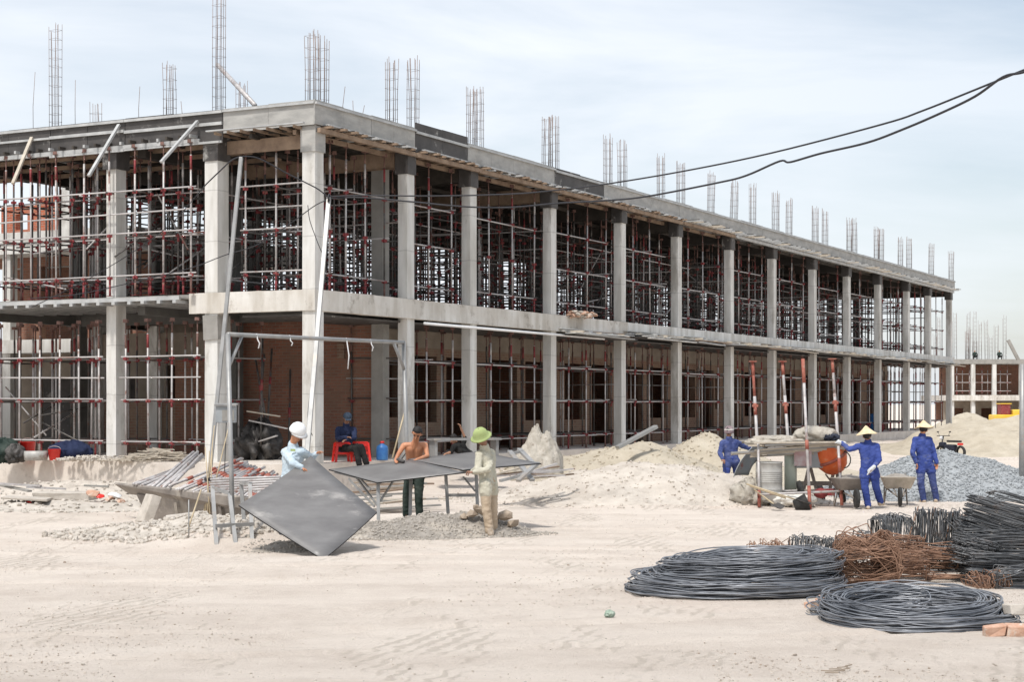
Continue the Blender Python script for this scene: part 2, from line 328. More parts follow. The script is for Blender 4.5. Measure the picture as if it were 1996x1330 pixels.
def ground_material():
    m = bpy.data.materials.new('dusty_ground'); m.use_nodes = True; nt = m.node_tree; Lk = nt.links.new
    b = nt.nodes['Principled BSDF']; b.inputs['Roughness'].default_value = .97; b.inputs['Specular IOR Level'].default_value = .08
    t = nt.nodes.new('ShaderNodeTexCoord')
    def nz(scale, detail, st=(1,1,1), rough=.65, rot=0):
        mpn = nt.nodes.new('ShaderNodeMapping'); mpn.inputs['Scale'].default_value = st; mpn.inputs['Rotation'].default_value = (0,0,rot); Lk(t.outputs['Object'], mpn.inputs[0])
        n = nt.nodes.new('ShaderNodeTexNoise'); n.inputs['Scale'].default_value = scale; n.inputs['Detail'].default_value = detail; n.inputs['Roughness'].default_value = rough
        Lk(mpn.outputs[0], n.inputs['Vector']); return n.outputs['Fac']
    def ramp(fac, a, b_, ca, cb):
        r = nt.nodes.new('ShaderNodeValToRGB'); r.color_ramp.elements[0].position = a; r.color_ramp.elements[1].position = b_
        r.color_ramp.elements[0].color = (*ca, 1); r.color_ramp.elements[1].color = (*cb, 1); Lk(fac, r.inputs[0]); return r.outputs[0]
    def mix(fac, a, b_, mode='MIX'):
        n = nt.nodes.new('ShaderNodeMixRGB'); n.blend_type = mode
        for s_, v in (('Fac', fac), ('Color1', a), ('Color2', b_)):
            if isinstance(v, (int, float)): n.inputs[s_].default_value = v
            elif isinstance(v, tuple): n.inputs[s_].default_value = (*v, 1)
            else: Lk(v, n.inputs[s_])
        return n.outputs[0]
    base = ramp(nz(1.3, 10, (1,1,1), .78), .35, .68, (.62,.535,.46), (.76,.675,.59))
    pale = ramp(nz(.9, 7, (.35, 1, 1), .6, .25), .46, .62, (0,0,0), (.8,.8,.8))
    c = mix(pale, base, (.77,.685,.60))
    speck = ramp(nz(17, 8, (1,1,1), .85), .56, .70, (0,0,0), (.9,.9,.9))
    c = mix(speck, c, (.46,.40,.35))
    streak = ramp(nz(2.6, 7, (.22, 1.6, 1), .72, -.32), .60, .70, (0,0,0), (.55,.55,.55))
    c = mix(streak, c, (.60,.53,.46))
    # tyre lug prints: fine bands inside patches
    mpn = nt.nodes.new('ShaderNodeMapping'); mpn.inputs['Rotation'].default_value = (0,0,R(17)); Lk(t.outputs['Object'], mpn.inputs[0])
    wv = nt.nodes.new('ShaderNodeTexWave'); wv.bands_direction = 'X'; wv.inputs['Scale'].default_value = 1.9; wv.inputs['Distortion'].default_value = 5; wv.inputs['Detail'].default_value = 4; wv.inputs['Detail Scale'].default_value = 2.2; Lk(mpn.outputs[0], wv.inputs['Vector'])
    pm = ramp(nz(.75, 5, (1,.35,1), .6, R(17)), .50, .60, (0,0,0), (1,1,1))
    track = mix(1.0, wv.outputs['Color'], pm, 'MULTIPLY')
    tcol = ramp(track, .35, .75, (0,0,0), (.55,.55,.55))
    c = mix(tcol, c, (.50,.435,.365))
    pinkish = ramp(nz(.16, 5), .55, .7, (0,0,0), (.5,.5,.5))
    c = mix(pinkish, c, (.72,.585,.49))
    Lk(c, b.inputs['Base Color'])
    bp = nt.nodes.new('ShaderNodeBump'); bp.inputs['Strength'].default_value = 1.0; bp.inputs['Distance'].default_value = .07
    h = mix(.55, nz(9, 10, (1,1,1), .85), nz(34, 6, (1,1,1), .8)); h = mix(.25, h, track)
    Lk(h, bp.inputs['Height']); Lk(bp.outputs[0], b.inputs['Normal'])
    return m
M['ground'] = ground_material()
kind(g.build('ground', M['ground']), 'structure')

# loose pebbles and clods strewn over the dirt
pb = MB(); rg = random.Random(3)
for i in range(26000):
    Y = 12.5+28*rg.random()**1.5; X = (rg.uniform(-60, 2056)-998)/F*Y
    dens = fbm(X*.35, Y*.35, 3, 3)
    if dens < .12 and rg.random() < .90: continue
    r = rg.choice((.004,.005,.006,.007,.009,.012))*(1 if rg.random() < .97 else 1.8)
    pb.stone((X, Y, gz(X, Y)+r*.25), r, (1,1,.6), rg.choice((0,2,2,2,2)) if rg.random() < .94 else 1, rg)
kind(pb.build('pebbles', [M['rubble'], M['clod'], M['ground']]), 'stuff')['label'] = 'small pebbles and dry clods strewn over the dusty ground'

# ================================================================ MAIN BUILDING
C0 = Vector((-4.375, 37.5, 0)); ANG = math.atan2(.8876, .4606)
AX = Vector((.4606, .8876, 0)); BX = Vector((-.8876, .4606, 0))
def W(a, b, z=0): return C0+AX*a+BX*b+Vector((0,0,z))
FL, S1, S0, CEIL, RT = .77, 4.65, 4.18, 8.30, 8.84
BAY = [0, 4.2, 7.38, 12.14, 17.1, 21.8, 26.9, 31.7, 36.9, 41.9, 47.0, 52.3, 56.7, 61.4]
LEN = 61.8; DEP = 11.0
bd = thing('unfinished_building', 'long two-storey unfinished concrete frame building with brick ground floor walls, filled with scaffolding', 'building', C0, ANG)
# plinth and slabs
m_ = MB(); m_.bx(-.65, LEN, -.02, DEP, -.3, FL); m_.bx(-.655, 4.2, DEP, 19, -.3, FL-.004); m_.build('plinth', M['plinth'], bd)
def edged_strip(a0, a1, b0, b1, z0, z1, axis_, n, amp=.012):
    """beam face with slightly wavy edges, as cast in rough formwork"""
    m = MB(); vs = []; fs = []
    for i in range(n+1):
        t = i/n
        j = [amp*noise.noise(Vector((i*.7, k*3.1, a0+b0))) for k in range(4)]
        if axis_ == 'a': x = a0+(a1-a0)*t; row = [(x, b0+j[0], z0+j[1]), (x, b0+j[0], z1+j[2]), (x, b1, z1+j[2]*.3), (x, b1, z0+j[1])]
        else: y = b0+(b1-b0)*t; row = [(a0+j[0], y, z0+j[1]), (a0+j[0], y, z1+j[2]), (a1, y, z1+j[2]*.3), (a1, y, z0+j[1])]
        vs += row
    for i in range(n):
        for k in range(4): fs.append((i*4+k, i*4+(k+1) % 4, i*4+4+(k+1) % 4, i*4+4+k))
    fs += [(0,1,2,3), (n*4+3, n*4+2, n*4+1, n*4)]
    m.add(vs, fs); return m
fm = MB(); fm.bx(.2, LEN-.1, .2, DEP-.1, S1-.16, S1-.01); fm.bx(.21, 4.2, DEP-.1, 19, S1-.164, S1-.014)
for a in BAY[1:]: fm.bx(a-.11, a+.11, .22, DEP-.12, S0+.02, S1-.165)
for b in (5.2, 10.6): fm.bx(.4, LEN-.2, b-.11, b+.11, S0+.04, S1-.168)
fm.build('floor_slab', M['shaded_concrete'], bd)
recalc(edged_strip(-.03, 17.3, -.03, .2, S0, S1, 'a', 60).build('edge_beam', M['beam_concrete'], bd))
recalc(edged_strip(17.303, LEN, -.03, .2, S1-.30, S1, 'a', 120).build('edge_beam', M['concrete'], bd))
recalc(edged_strip(-.03, .2, .203, 3.45, S0, S1, 'b', 20).build('edge_beam', M['beam_concrete'], bd))
fm = MB(); fm.bx(.0, .2, 3.453, 19, S1-.14, S1-.02); fm.build('edge_beam', M['dark_concrete'], bd)
# roof
rf = MB(); rf.bx(.03, LEN, .03, DEP, CEIL+.06, RT-.03); rf.bx(.033, 4.2, DEP, 19, CEIL+.066, RT-.035); rf.build('roof_slab', M['shaded_ceiling'], bd)
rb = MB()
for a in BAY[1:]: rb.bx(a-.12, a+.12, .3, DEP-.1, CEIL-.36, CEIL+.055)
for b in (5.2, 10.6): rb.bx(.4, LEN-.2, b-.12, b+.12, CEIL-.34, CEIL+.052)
rb.build('roof_beam', M['shaded_ceiling'], bd)
# columns
def column(a, b, w=.24, d=.34, z0=-.2, z1=CEIL, mt='concrete', parent=bd, name='column'):
    m = MB(); n = 10; vs = []
    for i in range(n+1):
        z = z0+(z1-z0)*i/n
        for (x, y) in ((-d/2,-w/2),(d/2,-w/2),(d/2,w/2),(-d/2,w/2)):
            vs.append((a+x+.006*noise.noise(Vector((a*3+i,b,x*9))), b+y+.006*noise.noise(Vector((a,i+b*3,y*9))), z))
    fs = [(i*4+k, i*4+(k+1) % 4, i*4+4+(k+1) % 4, i*4+4+k) for i in range(n) for k in range(4)]+[(3,2,1,0),(n*4,n*4+1,n*4+2,n*4+3)]
    m.add(vs, fs); return m.build(name, M[mt], parent)
for i, a in enumerate(BAY):
    if i == 0: column(.19, .17, .34, .34)
    else: column(a, .16, .26, .34)
    hd = MB(); hb = (.17 if i == 0 else .16); a_ = .19 if i == 0 else a
    hd.bx(a_-.20, a_+.20, hb-.165 if i else -.03, hb+.20, CEIL-.62+.1*rnd.random(), CEIL-.02)
    hd.build('column_formwork', M['ply_dark'] if i not in (0,) else M['ply_grey'], bd)
    for b in (5.3, 10.5):
        if i: column(a, b, .3, .3, z0=FL, mt='shaded_concrete')
for b in (2.84, 5.81):
    column(.21, b, .36 if b < 3 else .29, .42 if b < 3 else .36)
    hd = MB(); hd.bx(-.03, .45, b-.21, b+.21, CEIL-.62, CEIL-.01); hd.build('column_formwork', M['ply_dark'], bd)
column(4.6, 5.75, .42, .3, mt='dark_concrete'); column(4.6, 1.15, .34, .30, mt='shaded_concrete' if 0 else 'dark_concrete'); column(4.6, 10.2, .34, .3); column(4.6, 8.2, .3, .3, z1=S0)  # first two columns use darker concrete in place of interior shade
# a rough plastered collar on the ground floor column left of the corner
for b in (2.84,):
    m = MB(); m.box((.21, b, 3.86), (.47, .42, .56), None, 0, .02); m.build('column_collar', M['dark_concrete'], bd)
# ground floor brick walls
def wall(name, p0, p1, th, z0, z1, ops, mt, parent=bd, sillmat=None):
    """wall along local a or b with openings (s0, s1, zs, zt)"""
    p0, p1 = Vector(p0), Vector(p1); d = p1-p0; ln = d.length; ax = 0 if abs(d.x) > abs(d.y) else 1
    m = MB()
    def seg(s0, s1, za, zb):
        if s1-s0 < .01 or zb-za < .01: return
        if ax == 0: m.bx(p0.x+s0, p0.x+s1, p0.y-th/2, p0.y+th/2, za, zb)
        else: m.bx(p0.x-th/2, p0.x+th/2, p0.y+s0, p0.y+s1, za, zb)
    s = 0
    for (a, b, zs, zt) in sorted(ops):
        seg(s, a, z0, z1); seg(a, b, z0, zs); seg(a, b, zt, z1); s = b
    seg(s, ln, z0, z1)
    return m.build(name, mt, parent)
ops = []; s = .35; rr = random.Random(5)
for i in range(1, len(BAY)-2):
    w = BAY[i+1]-BAY[i]; base = BAY[i]-4.85
    if i == 1: ops.append((base+.35, base+1.15, FL, 3.25)); ops.append((base+1.9, base+w-.2, 1.75, 3.25)); continue
    k = w/4.9
    ops.append((base+.30*k, base+1.9*k, FL if i % 2 else 1.6, 3.4))
    ops.append((base+2.45*k, base+3.95*k, 1.6 if i % 2 else FL, 3.4))
    if i % 3 == 0: ops.append((base+4.1*k, base+4.6*k, 1.9, 3.2))
wall('brick_wall', (4.85, 2.3), (56.4, 2.3), .2, FL, 3.62, ops, M['brick_pale'])
m = MB(); m.bx(4.9, 56.3, 2.17, 2.42, 3.622, S0+.3); m.build('ring_beam', M['plaster'], bd)
m = MB(); m.bx(.25, LEN-.3, .22, 2.15, S0-.10, S0-.06); m.build('shade_board', M['ply_dark'], bd)  # added dark board, deepens the shade below the slab
wall('brick_wall', (4.75, 1.16), (4.75, 5.5), .2, FL, S1-.17, [], M['brick'])
wall('brick_wall', (5.1, 6.4), (61.2, 6.4), .2, FL, S1-.17, [], M['brick'])
wall('brick_wall', (56.0, 2.5), (56.0, 6.2), .2, FL, S1-.17, [], M['brick'])
wall('brick_wall', (4.75, 5.98), (4.75, 7.6), .2, FL, 3.6, [], M['brick'])
wall('brick_wall', (4.75, 7.6), (4.75, 10.3), .2, FL, 2.15, [], M['brick_pale'])
m = MB(); m.bx(4.55, 4.85, 6.0, 10.02, 3.3, 4.0); m.build('ring_beam', M['plaster'], bd)
wall('brick_wall', (7.2, 6.6), (7.2, 10.6), .2, FL, S1-.17, [(1.7, 3.3, 2.0, 3.2)], M['plaster'])
for i in range(2, len(BAY)-2):    # cross walls make the rooms behind the openings dark
    wall('brick_wall', (BAY[i], 2.42), (BAY[i], 6.28), .18, FL, S1-.17, [], M['brick'])
# floor edge boards that were left under the balcony slab
# ---------------------------------------------------------------- rebar starter bars above the roof
def rebar_cage(a, b, h, w=.20, d=.22, nb=8, z0=RT-.1, lean=0, seed=0):
    rg = random.Random(seed*13+5); m = MB()
    pos = [(-w/2,-d/2),(w/2,-d/2),(w/2,d/2),(-w/2,d/2),(-w/2,0),(w/2,0),(0,-d/2),(0,d/2)][:nb]
    for (x, y) in pos:
        hh = h*rg.uniform(.93, 1.03); lx = rg.uniform(-.03,.03)+lean
        m.path([(a+x, b+y, z0), (a+x+lx*.4, b+y+rg.uniform(-.01,.01), z0+hh*.5), (a+x+lx, b+y+rg.uniform(-.03,.03), z0+hh)], .0085, 4)
    nr = int(h/.24)
    for k in range(nr):
        z = z0+.12+k*.24+rg.uniform(-.03,.03); t = (z-z0)/h; o = lean*t
        q = [(a-w/2-.012+o, b-d/2-.012, z), (a+w/2+.012+o, b-d/2-.012, z+rg.uniform(-.02,.02)), (a+w/2+.012+o, b+d/2+.012, z), (a-w/2-.012+o, b+d/2+.012, z+rg.uniform(-.02,.02))]
        m.path(q, .004, 3, closed=True, smooth=False)
    return m.build('rebar_cage', M['rebar'], bd)
def ab_from_x(x, b=None, a=None):
    u = (x-998)/F
    if b is not None:   # solve a
        # C0.x + .4606a - .8876b = u (37.5+.8876a+.4606b)
        return ((u*(C0.y+.4606*b)-C0.x+.8876*b)/(.4606-.8876*u), b)
    return (a, (C0.x+.4606*a-u*(C0.y+.8876*a))/(.8876+.4606*u))
CG = [(108,47,2,'a',3),(187,198,3.6,'a',3),(331,120,.6,'a',2),(427,-25,1.0,'a',4),(472,160,4.2,'a',4),
      (608,62,.25,'b',1),(628,68,.7,'b',2),(763,115,.6,'b',1),(805,112,.15,'b',1),(920,172,.5,'b',1),(932,170,.2,'b',1),
      (1066,227,.5,'b',1),(1080,225,.16,'b',1),(1185,262,1.4,'b',1),(1213,273,.16,'b',1),(1288,300,2.2,'b',1),(1327,315,.16,'b',1),
      (1385,333,2.4,'b',1),(1430,350,.2,'b',1),(1467,358,2.4,'b',1),(1512,373,.16,'b',1),(1538,388,2.2,'b',1),(1589,402,.16,'b',1),(1608,408,1.8,'b',1),
      (1656,425,.16,'b',1),(1665,427,1.2,'b',1),(1709,442,1.0,'b',1),(1717,446,.16,'b',1),(1755,462,1.4,'b',1),(1772,462,.16,'b',1),(1815,475,.16,'b',1),(1854,490,.16,'b',1)]
for i, (x, yt, off, ax, sd_) in enumerate(CG):
    a, b = ab_from_x(x, b=off) if ax == 'b' else ab_from_x(x, a=off)
    Y = W(a, b).y; ztop = CAMZ-(yt-HOR)/F*Y
    rebar_cage(a, b, ztop-RT+.1, seed=i, lean=.12 if i in (17,18) else 0)
for x, yt in ((65,140),(147,155),(271,168),(669,168),(356,196),(690,195),(706,205)):
    a, b = ab_from_x(x, b=1.5) if x > 613 else ab_from_x(x, a=1.5)
    Y = W(a, b).y; m = MB(); z = CAMZ-(yt-HOR)/F*Y
    m.path([(a,b,RT-.1),(a+.02,b+.03,(z+RT)/2),(a+.03,b+rnd.uniform(-.1,.12),z)], .009, 4); m.build('starter_bar', M['rebar'], bd)

# ---------------------------------------------------------------- roof edge formwork (each panel lifts off)
def panel(a0, a1, side, z0, z1, mt, label, rails=(), off=.0, th=.03, group='formwork panels along the roof edge', walers=None):
    if side == 'b': t = thing('edge_formwork', label, 'formwork panel', W(a0, 0, 0), ANG, group)
    else: t = thing('edge_formwork', label, 'formwork panel', W(0, a0, 0), ANG, group)
    Ls = a1-a0; m = MB(); n = max(2, int(Ls/1.2)); rgp = random.Random(int(a0*7))
    for k in range(n):
        s0, s1 = Ls*k/n+.004, Ls*(k+1)/n-.004; dz = rgp.uniform(-.015, .015); o = -.035-off-rgp.uniform(0, .008)
        if side == 'b': m.bx(s0, s1, o-th, o, z0+dz, z1+dz)
        else: m.bx(o-th, o, s0, s1, z0+dz, z1+dz)
    m.build('board', M[mt], t)
    for (zr, h) in rails:
        r = MB(); oo = -.05-off-th
        if side == 'b': r.bx(.0, Ls, oo-.045, oo, zr, zr+h)
        else: r.bx(oo-.045, oo, 0, Ls, zr, zr+h)
        r.build('rail', M['steel_joist'], t)
    return t
P_ = [(-.1, 2.25, 'ply_grey', 8.29, 8.83, 'clean grey-brown board at the near corner of the long roof edge'),
      (2.26, 4.25, 'ply_grey', 8.29, 8.83, 'grey roof edge board left of the tall dark panel'),
      (4.26, 6.9, 'ply_dark', 8.22, 8.97, 'tall dark panel standing proud on the long roof edge'),
      (6.91, 12.0, 'ply_grey', 8.29, 8.83, 'pale roof edge board right of the tall dark panel'),
      (12.01, 15.4, 'ply_dark', 8.28, 8.82, 'dark board on the roof edge above the fourth front column'),
      (15.41, 21.5, 'ply_grey', 8.29, 8.83, 'long roof edge board right of the lower dark board'),
      (21.51, 30.0, 'ply_grey', 8.30, 8.83, 'grey roof edge board where the cable crosses the roofline'),
      (30.01, 40.0, 'ply_grey', 8.30, 8.83, 'grey roof edge board above the projecting joists, half way along'),
      (40.01, 51.0, 'ply_grey', 8.30, 8.83, 'grey roof edge board towards the far end'),
      (51.01, LEN, 'ply_grey', 8.30, 8.83, 'last grey roof edge board at the far right end')]
for (a0, a1, mt, z0, z1, lb) in P_:
    panel(a0, a1, 'b', z0, z1, mt, lb, rails=((RT-.10, .05),) if mt != 'ply_dark' else ((RT-.14, .06),))
panel(-.06, 2.45, 'a', 8.28, 8.83, 'ply_grey', 'clean pale board on the left roof edge beside the corner', rails=((RT-.09,.05),))
panel(2.46, 5.3, 'a', 8.12, 8.82, 'ply_dark', 'dark roof edge panel with rails beside the clean corner board', rails=((RT-.10,.06),(8.47,.07),(8.06,.05)))
panel(5.31, 7.6, 'a', 8.12, 8.82, 'ply_dark', 'mottled dark roof edge panel with rails, middle of the left roof edge', rails=((RT-.10,.06),(8.50,.07),(8.05,.05)))
panel(7.61, 13.0, 'a', 8.12, 8.82, 'ply_dark', 'white-stained dark roof edge panel at the far left', rails=((RT-.10,.06),(8.5,.05)))
# slanting props that brace the left panels
for i, (x0, y0, x1, y1, lb) in enumerate(((62,268,25,358,'leftmost'),(232,243,173,343,'middle'),(385,236,314,316,'rightmost'))):
    a, b = ab_from_x(x0, a=-.14); Y = W(a, b).y
    p0 = px(x0, y0, Y); p1 = px(x1, y1, Y-.9); m = MB(); m.bar(p0, p1, .08, .06)
    bevel(tag(m.build('brace', M['steel_joist' if i else 'wood_pale']), 'slanting light brace nailed to the dark left roof edge, %s of three' % lb, 'brace', 'slanting braces on the left roof edge'), .006)
# pipe resting on the roof edge above the left facade
m = MB(); m.tube(px(424,126,42.3), px(497,205,38.6), .055, 8)
tag(m.build('pipe', M['galv']), 'grey pipe leaning up at a slant over the left roof edge', 'pipe')
# ---------------------------------------------------------------- formwork decks below the roof slab
rgj = random.Random(9)
for i in range(len(BAY)-1):
    a0, a1 = BAY[i]+.04, BAY[i+1]-.04
    t = thing('formwork_deck', '', 'formwork', W(a0, 0, 0), ANG, 'joist decks under the roof slab, one per bay')
    t['label'] = ('timber joists under the roof slab in the corner bay' if i == 0 else 'joist deck under the roof slab, bay %s from the near corner' % ('second third fourth fifth sixth seventh eighth ninth tenth eleventh twelfth thirteenth'.split()[i-1]))
    n = int((a1-a0)/(.42 if i < 5 else .38)); w = a1-a0
    mt = 'timber' if i < 5 else 'steel_joist'
    if i == 0: continue_ = True
    for k in range(n):
        s = (k+.5)*w/n; out = rgj.uniform(.12, .30) if i < 5 else rgj.uniform(.30, .62)
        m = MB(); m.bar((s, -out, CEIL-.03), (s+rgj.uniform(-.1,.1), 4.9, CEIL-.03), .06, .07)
        m.build('joist', M['joist_shaded'], t)
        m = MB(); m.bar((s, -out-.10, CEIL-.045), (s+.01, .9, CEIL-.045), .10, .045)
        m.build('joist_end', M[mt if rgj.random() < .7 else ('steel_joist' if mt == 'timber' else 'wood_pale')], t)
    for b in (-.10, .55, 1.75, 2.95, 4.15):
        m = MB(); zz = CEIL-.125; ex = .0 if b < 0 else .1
        m.bar((-.02 if i == 0 else .0, b, zz), (w-ex, b+rgj.uniform(-.03,.03), zz), .09, .10); m.build('bearer', M['timber' if b < 1 and i < 6 else ('steel_joist' if b < 0 else 'joist_shaded')], t)
    m = MB(); m.bar((0.2, -.14-.05, CEIL+.01), (w-.02, -.13, CEIL+.01), .10, .035); m.build('edge_rail', M['steel_joist'], t)
t = thing('formwork_deck', 'joist deck under the left end of the roof with grey sheet ends', 'formwork', W(0, 3.1, 0), ANG)
for k in range(26):
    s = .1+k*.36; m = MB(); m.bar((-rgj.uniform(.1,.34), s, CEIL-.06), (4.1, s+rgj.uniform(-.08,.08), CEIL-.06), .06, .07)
    m.build('joist', M['joist_shaded' if k % 3 else 'steel_joist'], t)
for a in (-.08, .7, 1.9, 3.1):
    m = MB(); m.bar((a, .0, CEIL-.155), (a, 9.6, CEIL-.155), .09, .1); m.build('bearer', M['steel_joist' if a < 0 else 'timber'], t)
t = thing('formwork_deck', 'tan joist ends projecting under the clean board left of the corner', 'formwork', W(0, .1, 0), ANG)
for k in range(7):
    s = .25+k*.36; m = MB(); m.bar((-.30, s, CEIL-.055), (1.2, s, CEIL-.055), .05, .06); m.build('joist', M['timber'], t)
m = MB(); m.bar((-.34, -.05, CEIL-.005), (-.34, 2.6, CEIL-.005), .10, .03); m.build('edge_rail', M['steel_joist'], t)
m = MB(); m.bar((.35, .2, CEIL-.30), (.35, 2.6, CEIL-.30), .06, .30); m.build('side_board', M['timber'], t)
for a in (.42,):
    pass
# side boards of the cross beams (tan ply, some darkened to stand in for shade) seen in the near bays
for i in range(1, 6):
    tt = thing('beam_formwork', ('tan' if i in (1, 3) else 'dark')+' plywood side boards of the roof cross beam at the %s front column' % ('second third fourth fifth sixth'.split()[i-1]), 'formwork', W(BAY[i], .35, 0), ANG, 'plywood beam boxes at the front columns')
    for sgn in (-1, 1):
        m = MB(); m.bx(sgn*.14-.015, sgn*.14+.015, .05, 4.6, CEIL-.42, CEIL-.02+.0); m.build('side_board', M['timber' if i in (1, 3) else 'joist_shaded'], tt)
# ---------------------------------------------------------------- left balcony deck formwork at first floor
t = thing('balcony_formwork', 'light grey joists projecting under the first floor edge left of the corner', 'formwork', W(0, 3.45, 0), ANG)
for k in range(22):
    s = .1+k*.44; m = MB(); m.bar((-.42-.1*rgj.random(), s, S1-.20), (2.6, s+.2, S1-.20), .09, .07); m.build('joist', M['steel_joist'], t)
m = MB(); m.bx(-.40, -.34, 0, 10, S1-.16, S1-.07); m.build('edge_rail', M['steel_joist'], t)
m = MB(); m.bx(-.38, .0-.01, 0, 10, S1-.13, S1-.10); m.build('board', M['ply_grey'], t)
# boards and cloths along the long first floor edge
for i in range(3, 13):
    a0, a1 = (17.35 if i == 3 else BAY[i]), BAY[i+1]
    if i == 3: a0 = 12.4; a1 = 17.0
    nm = 'fourth fifth sixth seventh eighth ninth tenth eleventh twelfth thirteenth'.split()[i-3]
    t = thing('edge_formwork', 'boards projecting below the first floor edge in the %s bay from the near corner' % nm, 'formwork', W(a0, 0, 0), ANG, 'boards along the first floor edge')
    w = a1-a0
    for k in range(int(w/.8)):
        m = MB(); s = .3+k*.8; z = S1-.38+rgj.uniform(-.02,.02)-(.1 if i == 3 else 0)
        m.bar((s, -.45-.25*rgj.random(), z), (s+rgj.uniform(-.3,.3), 1.9, z), .09, .06); m.build('joist', M['steel_joist' if k % 2 else 'wood_pale'], t)
    for q in range(11):
        m = MB(); l0 = rgj.uniform(0, w*.55) if q % 3 else rgj.uniform(-.2,.3); l1 = min(w+.15, l0+rgj.uniform(w*.4, w*.95)); o = -.07-.055*q+rgj.uniform(-.03,.03); z = S1-.30-.016*q+rgj.uniform(-.03,.035)-(.1 if i == 3 else 0)
        m.bar((l0, o, z), (l1, o+rgj.uniform(-.09,.09), z+rgj.uniform(-.05,.05)), rgj.uniform(.10,.2), .03); m.build('board', M[rgj.choice(('ply_grey','wood_pale','concrete','steel_joist','timber'))], t)
    m = MB(); m.bx(.02, w-.02, -.5, 2.1, S1-.475-(.1 if i == 3 else 0), S1-.455-(.1 if i == 3 else 0)); m.build('shade_board', M['ply_dark'], t)  # dark sheet added underneath to shade the boards
m = MB()
rg = random.Random(31)
for k in range(60):
    m.stone((rg.uniform(0,1.2), rg.uniform(-.25,.1), rg.uniform(0,.16)), .07, (1.6,1,.5), 0 if k % 3 else 1, rg)
tag(m.build('brick_rubble', [M['brickbit'], M['rubble']], None, W(12.9, -.15, S1-.02), (0,0,ANG)), 'small heap of red brick rubble on the first floor edge', 'rubble')
m = MB(); m.tube(W(4.6,-.12,S0-.10), W(15.2,-.16,S0-.12), .035, 8)
tag(m.build('pipe', M['white']), 'white pipe slung under the first floor beam of the long side', 'pipe')

# ================================================================ SCAFFOLDING
LV_U = [.42, 1.42, 2.42]; LV_G = [.40, 1.40, 2.40]
def standard_mesh(H, lv, v):
    m = MB(); rgs = random.Random(v*7+int(H*10))
    r = .0235
    m.tube((0,0,0), (0,0,H-.28), r, 7, 0)
    m.tube((0,0,H-.30), (0,0,H-.02), .016, 6, 2)
    m.box((0,0,H-.006), (.12,.12,.012), None, 2); m.box((-.06,0,H+.03), (.01,.1,.07), None, 2); m.box((.06,0,H+.03), (.01,.1,.07), None, 2)
    m.box((0,0,.004), (.13,.13,.008), None, 1)
    if v == 0: m.tube((0,0,.01), (0,0,.26), r+.003, 7, 1)
    elif v == 1: m.tube((0,0,.01), (0,0,.4), r+.002, 7, 2)
    m.tube((0,0,H-.62), (0,0,H-.30), r+.003, 7, (0,1,2)[v])
    for z in lv:
        m.tube((0,0,z-.04), (0,0,z+.04), .034, 7, 1)
        if v == 0: m.tube((0,0,z-.15), (0,0,z-.045), r+.004, 7, 1)
        for q in range(4):
            an = q*math.pi/2; m.box((.05*math.cos(an), .05*math.sin(an), z), (.03,.03,.06), None, 1)
    return m
HU = CEIL-.18-S1; HG = S0-.14-FL
SM = {}
for nm, H, lv in (('u', HU, LV_U), ('g', HG, LV_G)):
    for v in range(3):
        SM[nm, v, 0] = standard_mesh(H, lv, v).mesh('standard', [M['galv'], M['red'], M['jack']])
        SM[nm, v, 1] = standard_mesh(H, lv, v).mesh('standard', [M['galv_shaded'], M['red'], M['jack']])
lm = MB(); lm.tube((0,0,0), (1,0,0), .0205, 6); LM = [lm.mesh('ledger', M['galv']), None]
LM[1] = lm.mesh('ledger', M['galv_shaded'])
rgs = random.Random(21)
